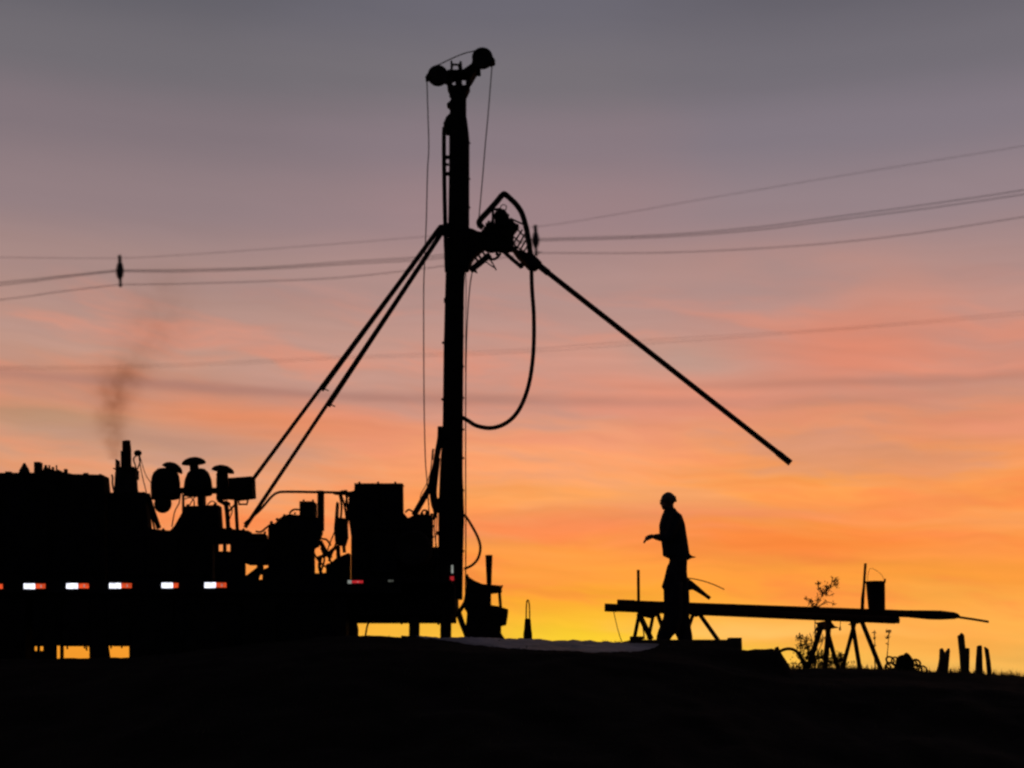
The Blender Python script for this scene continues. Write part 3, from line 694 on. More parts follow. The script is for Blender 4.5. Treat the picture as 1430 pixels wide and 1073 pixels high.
# small fittings, cables and bolts that roughen the outline of the machinery
for px, py, w_, h_, yy in ((64, 653, 2.2, 3.5, 18.7), (69, 654, 1.4, 4.5, 18.7), (74, 655, 2.0, 3, 18.75), (79, 653.5, 1.2, 4, 18.7), (92, 657, 3, 2, 18.7), (120, 662, 4, 1.5, 18.7), (140, 663, 2, 1.2, 18.7), (12, 660, 5, 1.4, 18.7)):
    part('roof_fitting', MB().box(px-w_, py-h_, px+w_, py+h_+2, yy, yy+.05), STEEL, ch, 0.002)
for px, py, r_ in ((379, 730, 2.4), (387, 725.5, 2.2), (397, 720, 2.0), (412, 717, 1.6), (424, 699, 1.5), (437, 699, 1.5), (442, 757, 2.6), (376, 741, 2.2), (370, 744, 2.0)):
    part('fitting', MB().pball(px, py, 19.0, r_, r_), STEEL, mp, 0)
for pts in ([(377, 733), (371, 738), (364, 743), (357, 742)], [(404, 717), (410, 712), (418, 712)], [(443, 745), (448, 752), (456, 754), (462, 762)], [(436, 768), (444, 782), (455, 792), (466, 795)], [(448, 765), (453, 780), (449, 796), (443, 808)], [(458, 775), (464, 788), (474, 795)]):
    part('hose', MB().ptube(pts, 18.93, 1.5, 6, 5), RUBBER, mp, 0)
for px, py in ((502, 675), (528, 675), (552, 675)): part('lifting_lug', MB().box(px-1.6, py-2.2, px+1.6, py+1, 19.0, 19.05), STEEL, gc, 0.002)
for pts in ([(487, 690), (483, 702), (487, 716), (485, 730)], [(566, 716), (571, 712), (578, 716)], [(588, 719), (591, 713), (597, 714), (599, 720)], [(486, 730), (480, 742), (484, 756), (478, 766)]):
    part('hose', MB().ptube(pts, 18.95, 1.4, 6, 5), RUBBER, gc, 0)
for px, py, r_ in ((589, 717, 2.2), (596, 716.5, 2.6), (603, 719, 2.2), (605.5, 735, 1.6), (604.5, 750, 1.8)): part('fitting', MB().pball(px, py, 19.05, r_, r_), STEEL, gc, 0)
for py in (430, 470, 512, 556, 600, 640, 685, 730, 770): part('cable_clip', MB().box(645, py-1.6, 648.4, py+1.6, 19.15, 19.22), STEEL, ml, 0.002)
for py in (200, 250, 290, 340): part('cable_clip', MB().box(654, py-1.5, 657, py+1.5, 19.15, 19.22), STEEL, ml, 0.002)
for px, py, w_, h_ in ((617, 610, 2.6, 3), (612, 700, 2.4, 4), (611.5, 745, 1.8, 3), (611, 790, 2.4, 3), (621.5, 420, 1.8, 4)): part('bracket', MB().box(px-w_, py-h_, px+w_, py+h_, 19.12, 19.24), STEEL, ml, 0.003)
for pts in ([(252, 690), (250, 703), (244, 715), (240, 736)], [(312, 700), (324, 711), (320, 726)], [(289, 706), (296, 700), (303, 704)]):
    part('hose', MB().ptube(pts, 18.88, 0.9, 6, 5), RUBBER, mf, 0)
for px, py, r_ in ((262, 706, 2), (300, 705, 2.2), (322, 739, 2.4), (340, 740, 2), (228, 740, 2.2)): part('fitting', MB().pball(px, py, 18.85, r_, r_), STEEL, pp, 0)
for px in (500, 530, 548, 592, 600): part('drip_bolt', MB().box(px-1.6, 864, px+1.6, 869+px % 3, 18.4, 18.46), STEEL, rf, 0.002)
for px, h_ in ((94, 4), (118, 3), (121, 6), (155, 3), (170, 2.5)): part('drip_bolt', MB().box(px-1.3, 899, px+1.3, 903+h_, 18.2, 18.24), STEEL, None, 0.002)
part('hose', MB().ptube([(690, 322), (697, 329), (706, 327), (712, 333)], 19.0, 1.6, 6, 5), RUBBER, rh, 0)
part('hose', MB().ptube([(694, 300), (689, 306), (684, 312)], 19.05, 1.2, 6, 5), RUBBER, rh, 0)
for px, py, r_ in ((709, 301, 2.4), (716, 308, 2), (722, 315, 2.6), (713.5, 350, 2.2), (694, 355, 2.4), (675, 322, 2.2)): part('fitting', MB().pball(px, py, 19.05, r_, r_), STEEL, rh, 0)

# working table behind the mast foot
wt = part('working_table', MB().prism([(647, 915), (650, 880), (652, 858), (648, 850), (645, 850), (648, 836), (651, 820), (651, 803), (654, 801), (656, 806), (664, 811), (674, 815.5), (701, 818), (701, 828), (686, 830), (686, 845),
     (698, 847), (710, 851), (709, 862), (707, 873.5), (700, 875), (700, 884), (705, 892), (702, 915)], 18.95, 19.3), STEEL)
part('table_post', MB().ptube([(697.5, 828), (699, 848)], 19.0, 2.2, 8), STEEL, wt, 0)
part('table_strut', MB().ptube([(640, 855), (645, 870), (653, 890)], 19.0, 4.0, 8), STEEL, wt, 0)
part('table_strut', MB().ptube([(651, 840), (643, 852), (638, 862)], 19.0, 3.0, 8), STEEL, wt, 0)
part('hook', MB().ptube([(701, 821), (701.5, 817)], 19.05, 1.0, 6), STEEL, wt, 0)

def rod_between(mb, a, b, Yd, r): return mb.ptube([a, b], Yd, r, 14)
# pipe stub standing in the table
single(MB().ptube([(683, 820), (682.9, 800), (682.8, 775.5)], 19.1, [3.3, 4.2, 5.2], 14), 'pipe_stub', RUST,
       'short upright pipe flaring at its top, standing in the working table behind the mast', 'pipe')
# the drill rod in the head
dr = thing('drill_rod', 'long drill rod slanting down to the right from the mast head into open sky', 'drill rod', P(748, 368, 19.19))
part('rod_tube', MB().ptube([(748, 367.5), (1090, 635.5)], 19.19, 3.9, 12), RUST, dr, 0)
part('tool_joint', MB().ptube([(1086, 632.5), (1104, 647)], 19.19, 4.7, 12), STEEL, dr, 0)
part('tool_joint', MB().ptube([(750, 369), (766, 381.6)], 19.19, 4.8, 12), STEEL, dr, 0)

# lifting bail standing on the pad
xb_ = P(737, 890, 17.0).x; zb_ = ground_z(xb_, 17.0)
lb = thing('lifting_bail', 'small tapered steel lifting plug with a narrow loop on top, standing right of the truck', 'lifting plug', (xb_, 17.0, zb_))
part('body', MB().plathe(737, [(900, 6.4), (885, 6.2), (879, 5.2), (866, 4.2), (864, 3.4)], 17.0), STEEL, lb, 0)
part('loop', MB().ptube([(734.8, 866), (735, 850), (735.6, 841), (737, 838.2), (738.6, 841), (739.4, 850), (739.6, 866)], 17.0, 0.95, 8, 3), STEEL, lb, 0)

# ------------------------------------------------------------------ exhaust smoke
def smoke():
    ys_, yd = 19.1, 0.75
    a = P(95, 350, ys_); b = P(330, 642, ys_)
    x0_, x1_, z0_, z1_ = a.x, b.x, b.z, a.z
    mb = MB().box3(x0_, ys_-yd, z0_, x1_, ys_+yd, z1_)
    m = bpy.data.materials.new('exhaust_smoke'); m.use_nodes = True
    global nt
    keep = nt; nt = m.node_tree; nt.nodes.clear()
    tcn = nd('ShaderNodeTexCoord'); s_ = nd('ShaderNodeSeparateXYZ'); lk(tcn.outputs['Object'], s_.inputs[0])
    base = Vector(((x0_+x1_)/2, ys_, z0_))
    h = M('DIVIDE', s_.outputs[2], z1_-z0_, clamp=True)
    k = S(500, ys_)
    rows = [(642, 169, 7, 1.0), (612, 163, 14, .8), (580, 163, 18, .85), (550, 166, 22, .85), (526, 170, 26, .6), (508, 186, 33, .22), (470, 212, 42, .12), (415, 226, 46, .09), (352, 232, 44, 0.0)]
    def curve(i, lo, hi):
        n = nd('ShaderNodeValToRGB'); r = n.color_ramp; r.interpolation = 'EASE'
        st = [((P(0, py, ys_).z-z0_)/(z1_-z0_), (vals[i]-lo)/(hi-lo)) for py, *vals in rows]
        r.elements[0].position = st[0][0]; r.elements[0].color = (st[0][1],)*3+(1,)
        r.elements[1].position = st[-1][0]; r.elements[1].color = (st[-1][1],)*3+(1,)
        for p, q in st[1:-1]:
            e = r.elements.new(p); e.color = (q, q, q, 1)
        lk(h, n.inputs[0]); return n.outputs[0]
    nv = NOISE(tcn.outputs['Object'], 2.4, 3, 0.5); nv2 = NOISE(tcn.outputs['Object'], 5.0, 3, 0.5)
    # curves give the centre in px, 150..240, and width 0..50
    cxm = M('MULTIPLY_ADD', curve(0, 150, 240), 90*k, P(150, 500, ys_).x-base.x)
    wd = M('MULTIPLY', curve(1, 0, 50), 50*k)
    dx = M('ADD', M('SUBTRACT', s_.outputs[0], cxm), M('MULTIPLY', M('SUBTRACT', nv, 0.5), 0.3))
    q = M('ADD', M('POWER', M('DIVIDE', dx, wd), 2), M('POWER', M('DIVIDE', s_.outputs[1], M('MULTIPLY', wd, 1.1)), 2))
    dens = M('MULTIPLY', M('EXPONENT', M('MULTIPLY', q, -1.0)), curve(2, 0, 1))
    dens = M('MULTIPLY', dens, SM(nv2, 0.32, 0.66, 0.3, 1.35))
    dens = M('MULTIPLY', dens, 2.9)
    pv = nd('ShaderNodeVolumeAbsorption'); pv.inputs['Color'].default_value = (0.50, 0.33, 0.18, 1)
    lk(dens, pv.inputs['Density'])
    o_ = nd('ShaderNodeOutputMaterial'); lk(pv.outputs[0], o_.inputs['Volume'])
    nt = keep
    o = mb.build('smoke', m); rebase(o, base)
    tag(o, 'thin brown exhaust smoke rising from the truck stack', None, None, 'stuff')
smoke()

# ------------------------------------------------------------------ power line
def cable(pts, Yd, r, label, k=8):
    q = spline([P(a, b, Yd) for a, b in pts], k)
    m = MB().tube(q, r, 6)
    return single(m, 'power_cable', PLAST, label, 'cable', 'overhead power cables crossing the sky')
YW = 70.0
top = [(-300, 350), (-60, 358.5), (0, 359.6), (80, 360.6), (167, 360.6), (252, 356.5), (360, 349), (480, 340), (600, 330), (756, 316), (870, 298), (986, 277.6), (1185, 244), (1430, 204), (1700, 158)]
cable(top, YW, 0.010, 'thin topmost overhead cable, climbing highest at the right edge of the sky')
mid1 = [(-300, 425), (0, 395), (80, 386.4), (163, 377.5), (175, 377.5), (252, 377), (369, 373.5), (480, 366), (620, 356), (744, 334), (760, 333.6), (930, 328), (1060, 317), (1160, 304), (1300, 285), (1430, 265.5), (1700, 222)]
mid2 = [(-300, 430), (0, 398.5), (80, 388.6), (163, 379.3), (175, 379.3), (252, 379.6), (369, 376), (480, 369.4), (620, 360), (744, 336.5), (760, 336.3), (930, 331), (1060, 321), (1160, 308.5), (1300, 290.5), (1430, 271.5), (1700, 230)]
cable(mid1, YW, 0.019, 'upper one of the close pair of overhead cables through both spacers')
cable(mid2, YW+0.4, 0.019, 'lower one of the close pair of overhead cables through both spacers')
low = [(-300, 452), (0, 419), (80, 408), (164, 398), (172, 397.5), (252, 396.6), (369, 393), (480, 387.5), (610, 373), (748, 353.5), (760, 353.5), (930, 353), (1108, 344), (1262, 328.5), (1430, 303), (1700, 258)]
cable(low, YW, 0.017, 'lone overhead cable just below the close pair, passing the spacers at their feet')
far1 = [(-300, 514), (0, 512.5), (168, 510.8), (336, 505), (480, 498), (700, 490), (930, 473.5), (1159, 459.5), (1430, 435), (1700, 408)]
far2 = [(-300, 517), (0, 516), (168, 514), (336, 508.5), (480, 501), (700, 494), (930, 478.5), (1159, 462), (1430, 439.5), (1700, 414)]
cable(far1, 110, 0.010, 'upper one of the two faint far cables below the spacers, crossing behind the hanging hose')
cable(far2, 112, 0.010, 'lower one of the two faint far cables below the spacers, crossing behind the hanging hose')
def spacer(pts, label):
    t = thing('cable_spacer', label, 'cable spacer', P(pts[0], pts[4]+0.0, YW), 'spacers on the overhead cables')
    cx, y0, y1, y2, y3 = pts[0], pts[1], pts[2], pts[3], pts[4]
    part('hanger', MB().ptube([(cx, y0), (cx+.5, y1)], YW, 2.6, 8), PLAST, t, 0)
    part('spacer_body', MB().plathe(cx+.5, [(y2, 1.8), (y2-5, 4.6), ((y1+y2)/2, 5.6), (y1+4, 4.2), (y1, 2.4)], YW, 10), PLAST, t, 0)
    part('foot_clip', MB().ptube([(cx+.8, y2-1), (cx+1.6, y3)], YW, 2.0, 8), PLAST, t, 0)
    part('foot_clip', MB().pball(cx+1.2, y3-1, YW, 2.6, 2.4), PLAST, t, 0)
spacer((167, 357, 366, 391, 400), 'dark cable spacer hanging alone on the wires in the open sky at left')
spacer((747.5, 315, 324, 347, 357), 'dark cable spacer on the wires close beside the mast rotary head')

# ------------------------------------------------------------------ timber platform under the man
YP = 17.0
zt_ = P(940, 895, YP).z
pl = thing('timber_platform', 'low timber platform of planks under the standing man, edge-on', 'platform', (P(950, 900, YP).x, YP, ground_z(P(950, 900, YP).x, YP)))
xa_, xb2 = P(875, 893, YP).x, P(1023, 893, YP).x
for k in range(5):
    yy = 16.45+k*0.235
    e = random.uniform(-.012, .012)
    part('plank', MB().box3(xa_+e, yy, zt_-0.045, xb2+e*.6, yy+0.222, zt_+random.uniform(-.003, .003)), WOOD, pl, 0.006)
zg_ = ground_z((xa_+xb2)/2, YP)-0.05
for xx in (xa_+0.06, (xa_+xb2)/2-.05, xb2-0.17): part('bearer', MB().box3(xx, 16.449, zg_-0.06, xx+.11, 17.62, zt_-0.045), WOOD, pl)
part('edge_board', MB().box3(xa_, 16.425, zg_-0.12, xb2, 16.447, zt_-0.047), WOOD, pl)
part('end_block', MB().box3(xa_, 16.43, zt_, xa_+0.15, 16.55, zt_+0.035), WOOD, pl)
part('end_block', MB().box3(xb2-0.13, 16.43, zg_-0.08, xb2+0.02, 16.55, zt_+0.02), WOOD, pl)

# ------------------------------------------------------------------ pipe rack
YR = 17.35
def leg(mb, a, b, yy0, yy1, r): return mb.tube([P(a[0], a[1], yy0), P(b[0], b[1], yy1)], r*S(a[1], YR), 8)
tr = thing('trestle', 'left pipe trestle with splayed legs and one tall upright pin', 'trestle', P(905, 893, YR), 'trestles carrying the drill pipes')
part('beam', MB().prism([(888, 854), (922, 857), (922, 863), (908, 864), (890, 860)], 16.95, 17.75), RUST, tr)
for a, b, y0_, y1_, r in (((893, 856), (886, 891), 17.0, 16.9, 2.6), ((892, 857), (909.5, 893), 17.0, 16.95, 3.8), ((912.5, 858), (905.5, 892), 17.7, 17.6, 2.5), ((918, 857), (931, 893), 17.7, 17.6, 3.0)):
    part('leg', leg(MB(), a, b, y0_, y1_, r), RUST, tr, 0)
part('upright_pin', MB().ptube([(892, 862), (891.3, 796)], 17.35, 2.1, 8), RUST, tr, 0)
part('brace', MB().ptube([(897, 869), (900, 893)], 17.2, 1.0, 6), RUST, tr, 0)
tr2 = thing('trestle', 'slim trestle behind the man with one leg slanting down to the right', 'trestle', P(990, 894, YR), 'trestles carrying the drill pipes')
part('beam', MB().prism([(962, 857), (983, 858), (983, 862), (962, 861)], 17.0, 17.7), RUST, tr2)
part('leg', leg(MB(), (977, 858), (1004, 896), 17.1, 17.1, 3.0), RUST, tr2, 0)
part('leg', leg(MB(), (968, 858), (955, 895), 17.65, 17.6, 2.6), RUST, tr2, 0)
tr3 = thing('trestle', 'right pipe trestle with crossed legs standing in weeds, upright pin beside the bucket', 'trestle', P(1190, 934, YR), 'trestles carrying the drill pipes')
part('beam', MB().prism([(1139, 866), (1161, 866), (1161, 874), (1157, 882), (1152, 880), (1146, 878)], 16.95, 17.75), RUST, tr3)
part('beam', MB().prism([(1187, 867), (1207, 868), (1206, 873), (1189, 873)], 16.95, 17.75), RUST, tr3)
for a, b, y0_, y1_, r in (((1147, 875), (1128, 934), 17.0, 16.8, 3.6), ((1158, 866), (1152, 936), 17.1, 16.9, 3.6), ((1155, 880), (1171, 938), 17.6, 17.8, 3.2),
                          ((1194, 868), (1176, 936), 17.6, 17.8, 2.9), ((1190, 868), (1201, 936), 17.0, 16.8, 3.1), ((1203.5, 868), (1231, 937), 17.1, 16.9, 3.3)):
    part('leg', leg(MB(), a, b, y0_, y1_, r), RUST, tr3, 0)
part('upright_pin', MB().ptube([(1203.5, 868), (1204.8, 836), (1206.3, 820), (1208.6, 787)], 17.35, [2.7, 2.6, 1.9, 1.9], 8), RUST, tr3, 0)

def pipe(p0, p1, yy, r, label, extra=None):
    t = thing('drill_pipe', label, 'drill pipe', P(p0[0], p0[1], yy), 'drill pipes lying on the trestles')
    part('pipe_tube', MB().ptube([p0, p1], yy, r, 16), RUST, t, 0)
    return t
pa = pipe((850, 848.8), (1250, 866.2), 17.30, 5.2, 'lower drill pipe on the trestles, its left end farthest out')
part('pipe_collar', MB().ptube([(844.5, 848.6), (862, 849.3)], 17.30, 5.7, 16), STEEL, pa, 0)
part('pipe_collar', MB().ptube([(1226, 865.2), (1255.5, 866.5)], 17.30, 4.5, 16), STEEL, pa, 0)
pb = pipe((864, 843), (1300, 858.6), 17.46, 5.0, 'upper drill pipe on the trestles, its thick right end tapering to a thin rod')
part('pipe_collar', MB().ptube([(862, 843), (886, 843.8)], 17.46, 5.7, 16), STEEL, pb, 0)
part('hammer_body', MB().ptube([(1270, 857.6), (1297, 859), (1314, 859.3), (1333, 860), (1337, 860.4), (1340, 861.5)], 17.46, [5.2, 6.4, 6.4, 4.8, 3.6, 1.8], 16), STEEL, pb, 0)
part('thin_rod', MB().ptube([(1338, 862), (1360, 865.2), (1380.5, 868.6)], 17.46, 1.7, 8), STEEL, pb, 0)
# bucket on the pipes
bk = thing('bucket', 'open bucket with wire bail sitting on the pipes against the right upright pin', 'bucket', P(1224, 853, 17.46))
k_ = S(830, 17.46)
bm_ = MB(); c0 = P(1224.5, 853.5, 17.46); ax_ = Vector((-0.03, 0, 1)).normalized()
H = 41*k_
bm_.lathe(c0, [(0, 11*k_), (0.02*H, 11.4*k_), (.5*H, 12.3*k_), (.93*H, 13.0*k_), (.94*H, 13.6*k_), (H, 13.6*k_), (H, 12.9*k_), (.97*H, 12.6*k_), (.1*H, 11*k_)], 24, (0.0, 0, 1))
part('shell', bm_, STEEL, bk, 0)
part('bail', MB().ptube([(1211.5, 813), (1212.5, 800), (1216, 794), (1224, 797), (1231, 803), (1235, 811)], 17.46, 0.33, 6, 5), ROPE, bk, 0)
part('ear', MB().ptube([(1235.5, 814), (1236, 808.5)], 17.46, 1.3, 6), STEEL, bk, 0)
hk = MB().ptube([(1173.6, 866), (1173.4, 874), (1173, 879)], 17.3, [0.5, 0.5, 1.7], 6).pball(1173, 879, 17.3, 1.7, 2.0)
single(hk, 'plumb_weight', STEEL, 'tiny weight hanging on a thread below the pipes between the right trestle legs', 'weight')
single(MB().ptube([(857, 854), (860, 868), (866, 890), (873, 905), (876, 916)], 16.6, 0.6, 6, 5), 'loose_wire', ROPE,
       'thin wire hanging from the left end of the pipes down to the pale mud', 'wire')

# ------------------------------------------------------------------ the man
YB = 17.0
zs = S(790, YB)
man = thing('person', 'man in a hard hat standing on the timber platform, facing left with forearm stretched forward', 'person', P(942, 895, YB))
def remesh(mb, name, m, parent, vox=0.009, sm=4):
    o = mb.build(name, m, parent)
    r = o.modifiers.new('remesh', 'REMESH'); r.mode = 'VOXEL'; r.voxel_size = vox; r.use_smooth_shade = True
    s_ = o.modifiers.new('smooth', 'SMOOTH'); s_.factor = 0.5; s_.iterations = sm
    dg = bpy.context.evaluated_depsgraph_get(); dg.update()
    me = bpy.data.meshes.new_from_object(o.evaluated_get(dg)); o.modifiers.clear(); o.data = me
    if not me.materials: me.materials.append(m)
    return o
def limb(mb, pts, rs, n=12):
    """pts: (px, py, depth offset); rs in px"""
    q = [P(a, b, YB)+Vector((0, d, 0)) for a, b, d in pts]
    mb.tube(q, [r*zs for r in rs], n)
    for p, r in zip(q, rs): mb.ball(p, r*zs, 12, 8)
    return mb
def torso(mb, rows, n=22): return mb.rings([(P((a+b)/2, y, YB), (b-a)/2*zs, w) for a, b, y, w in rows], n)
bd = MB()
hc = P(932.8, 701, YB)
bd.ball(P(933.5, 697.5, YB), (9.6*zs, 8.2*zs, 10.3*zs), 16, 12)       # skull
bd.ball(P(930, 705, YB), (6.3*zs, 6.2*zs, 7.6*zs), 14, 10)            # face and jaw
bd.ball(P(926.8, 710, YB), (2.6*zs, 3.0*zs, 2.2*zs), 10, 8)           # chin
bd.tube([P(924.6, 699, YB), P(922.3, 703.6, YB)], [0.9*zs, 1.7*zs], 8); bd.ball(P(922.9, 703.8, YB), 1.6*zs, 8, 6)  # nose
bd.ball(P(924.3, 707, YB), (1.5*zs, 2.6*zs, 1.0*zs), 8, 6)            # lips
bd.ball(P(925, 697.0, YB), (1.6*zs, 6*zs, 1.0*zs), 10, 6)             # brow
for sgn in (-1, 1): bd.ball(P(935, 702.5, YB)+Vector((0, sgn*8.2*zs, 0)), (2.2*zs, .9*zs, 3.4*zs), 8, 6)  # ears
limb(bd, [(935, 706, 0), (936.5, 722, 0)], [5.6, 6.6])
torso(bd, [(930, 944, 718, .10), (926, 951, 724, .19), (923, 954, 735, .19), (925, 957, 750, .165), (931, 958, 766, .15), (937, 957, 784, .15), (938, 956, 797, .15)])
# arms: near arm forward, far arm hanging
limb(bd, [(941, 727, -.19), (936, 742, -.22), (930.5, 756, -.22)], [6.6, 5.6, 4.8])
limb(bd, [(930.5, 756, -.22), (920, 753.5, -.21), (909, 751.6, -.19)], [4.9, 4.3, 3.0])
limb(bd, [(943, 727, .19), (951, 746, .23), (955, 765, .23)], [6.6, 5.4, 4.6])
limb(bd, [(955, 765, .23), (955, 785, .22), (956, 802, .19)], [4.6, 4.0, 2.9])
def hand(mb, w, d, side, curl):
    """w: wrist (px,py,dy), d: direction in px, side: +-1 thumb side in depth"""
    d = Vector(d).normalized(); nrm = Vector((-d.y, d.x))
    c = lambda t, s, dy: (w[0]+d.x*t+nrm.x*s, w[1]+d.y*t+nrm.y*s, w[2]+dy)
    limb(mb, [c(0, 0, 0), c(3.5, .3, 0), c(7, .3, 0)], [3.1, 3.6, 3.3])
    for i, L in enumerate((7.0, 7.8, 7.3, 6.0)):
        dy = (i-1.5)*0.021
        limb(mb, [c(4, 0, dy*.9), c(8.5, curl*.6, dy), c(8.5+L*.42, curl*1.6, dy*1.05), c(8.0+L*.72, curl*3.0, dy*1.05)], [1.8, 1.75, 1.6, 1.4], 8)
    limb(mb, [c(2.5, 0, side*.022), c(6, curl*1.4, side*.045), c(9, curl*2.6, side*.05)], [1.4, 1.2, 1.0], 8)
hand(bd, (908, 751.4, -.19), (-0.86, 0.42), -1, -1.0)
hand(bd, (956, 803, .19), (0.25, 1.0), 1, 0.8)
# legs, one a stride ahead of the other
limb(bd, [(942, 794, -.09), (938.5, 842, -.11), (926, 884, -.11)], [9.0, 6.4, 4.2])
limb(bd, [(950, 794, .09), (953, 844, .11), (958.5, 884, .11)], [9.0, 6.4, 4.2])
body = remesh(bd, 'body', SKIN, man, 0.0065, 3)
sh = MB()
torso(sh, [(928, 943, 710, .075), (926.5, 945.5, 714.5, .10), (924, 952, 720, .185), (920.3, 956.5, 733, .21), (920.8, 958.3, 745, .205), (923.5, 960.3, 757, .19), (925, 962, 768, .18), (925.4, 963, 776, .175), (934, 961, 780, .165)])
limb(sh, [(941, 726, -.19), (935, 743, -.225), (929.5, 755, -.225)], [8.2, 7.2, 6.4])
limb(sh, [(929.5, 755, -.225), (919, 753, -.21), (914, 752.3, -.2)], [6.3, 5.4, 4.4])
limb(sh, [(943, 726, .19), (951, 746, .235), (955, 766, .235)], [8.0, 6.8, 6.2])
limb(sh, [(955, 766, .235), (955, 784, .22), (955.5, 795, .2)], [6.0, 5.2, 4.4])
sh.prism([(956, 768), (962, 773), (967, 776.5), (973, 778), (967, 780), (961, 783), (955, 784)], YB-.05, YB+.05)   # blown shirt tail
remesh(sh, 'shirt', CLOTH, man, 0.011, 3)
tr_ = MB()
torso(tr_, [(934, 959, 768, .16), (934.5, 959, 776, .165), (935, 959.5, 784, .18), (932, 959, 794, .185), (929, 959, 803, .185), (928, 960, 812, .18)])
limb(tr_, [(941.5, 796, -.095), (938.5, 815, -.1), (938.5, 842, -.115), (938, 864, -.115), (934, 875, -.115), (927, 886, -.115), (925, 892, -.11)], [12, 13.6, 13.2, 13.2, 12.8, 10.4, 10])
limb(tr_, [(948.5, 796, .095), (951, 820, .1), (951.5, 844, .115), (951, 862, .115), (953.5, 876, .115), (957.5, 887, .115), (958.5, 892, .11)], [12, 12.8, 13.4, 13.4, 13, 11.2, 10.6])
tr_.prism([(934, 795), (928.5, 803), (923.5, 820), (927, 825), (938, 826), (944, 805)], YB-.21, YB-.06)             # bulging thigh pocket
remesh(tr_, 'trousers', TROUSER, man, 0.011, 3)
for (hx, tx, dy) in ((931, 915, -.11), (965.5, 950, .11)):
    b = MB(); limb(b, [(hx-4, 888, dy), (hx-4.5, 893, dy)], [5.2, 5.0]); limb(b, [(hx-3.5, 893.5, dy), (tx+6, 894.2, dy), (tx+3, 894.8, dy)], [4.6, 4.0, 3.2])
    b.box3(P(tx, 895, YB).x, YB+dy-.045, P(0, 898.0, YB).z, P(hx, 895, YB).x, YB+dy+.045, P(0, 895, YB).z)
    remesh(b, 'boot', LEATHER, man, 0.009, 3)
ht = MB(); c = P(933.3, 698.5, YB)
pr = []
n = 22
rr2 = [(0, 1.0), (.25, .99), (.5, .9), (.72, .74), (.88, .5), (.97, .25), (1.0, .02)]
ht.rings([(c+Vector((0, 0, 11.6*zs*h-1.0*zs)), 10.6*zs*q, 9.3*zs*q) for h, q in rr2], n)
ht.rings([(c+Vector((-.3*zs, 0, -2.2*zs)), 11.0*zs, 9.8*zs), (c+Vector((-.2*zs, 0, -0.6*zs)), 10.7*zs, 9.5*zs)], n)
ht.prism([(924.5, 697), (920.6, 700.2), (926, 701)], YB-.05, YB+.05)
ht.prism([(942, 692), (945.4, 701.5), (939, 701.5)], YB-.05, YB+.05)
part('hard_hat', ht, HAT, man, 0)
# what he carries behind him
wr_ = thing('pipe_wrench', 'dark pipe wrench held behind the man, its handle slanting down to the right', 'wrench', P(960, 814, YB+.19))
part('wrench_handle', MB().ptube([(962, 815), (974, 823), (984, 830.5), (991.5, 836)], YB+.19, [5.5, 4.0, 2.8, 2.6], 8), STEEL, wr_, 0)
part('wrench_jaw', MB().prism([(954, 809), (961, 807), (968, 814), (968, 824), (960, 825), (955, 817)], YB+.16, YB+.22), STEEL, wr_)
single(MB().ptube([(957, 807.5), (968, 808.5), (985, 812.5), (1000, 818), (1011.5, 823.5)], YB+.19, 0.8, 6, 5), 'bent_wire', ROPE,
       'thin bent wire curving out behind the man above the wrench', 'wire')

# ------------------------------------------------------------------ right side: hose, weeds, heap, stakes
def onground(px, yy): return ground_z(P(px, 935, yy).x, yy)
hz = MB().ptube([(1084, 904), (1089, 914), (1096, 925), (1103, 937), (1108, 944)], 16.3, 2.9, 8, 5)
hz.ptube([(1086, 912), (1093, 908), (1101, 906.3), (1108, 907.5), (1114, 911.5), (1119, 919), (1123, 928), (1125, 940)], 16.35, 2.2, 8, 5)
single(hz, 'hose', RUBBER, 'arched loop of hose lying over the end of the earth bank', 'hose')

def leaf(mb, c, L, w, d, up):
    d = d.normalized(); s_ = d.cross(up)
    if s_.length < 1e-3: s_ = Vector((1, 0, 0))
    s_ = s_.normalized()*w
    mb.add([c, c+d*L*.45+s_, c+d*L, c+d*L*.45-s_], [(0, 1, 2, 3)])
def rv(): return Vector((random.uniform(-1, 1), random.uniform(-1, 1), random.uniform(-1, 1)))
def weed(name, label, yy, stems, leaves, cat='weed'):
    """stems: polylines in px; leaves: (px, py, spread px, count, leaf px)"""
    xs0 = stems[0][0]; t = thing(name, label, cat, P(xs0[0], xs0[1], yy))
    m = MB()
    for st in stems:
        pts = [P(a, b, yy)+Vector((0, random.uniform(-.05, .05), 0)) for a, b in st]
        q = spline(pts, 4); k = S(900, yy)
        m.tube(q, [max(.55, 1.1*(1-i/len(q)))*k for i in range(len(q))], 5)
    part('stem', m, STEM, t, 0)
    if leaves:
        f = MB(); k = S(900, yy)
        for (a, b, sp_, n_, lp) in leaves:
            for _ in range(int(n_*3.2)):
                c = P(a+random.gauss(0, sp_), b+random.gauss(0, sp_), yy)+Vector((0, random.gauss(0, sp_*k), 0))
                leaf(f, c, lp*k*random.uniform(.3, .85), lp*k*.17, rv()+Vector((0, 0, .3)), rv())
        o = part('foliage', f, LEAF, t, 0)
    return t
tall = [[(1136, 938), (1137, 900), (1138, 868), (1138, 852), (1142, 843), (1147, 833), (1148, 826)], [(1138, 852), (1133, 842), (1131, 838), (1125, 835)], [(1148, 828), (1143, 818), (1143, 813)],
        [(1147, 834), (1152, 825), (1158, 821), (1165, 818), (1168, 811)], [(1138, 850), (1147, 845), (1154, 841), (1164, 843)], [(1158, 822), (1161, 812), (1162, 806)], [(1139, 848), (1142, 838), (1141, 828)], [(1154, 824), (1156, 832), (1163, 830)]]
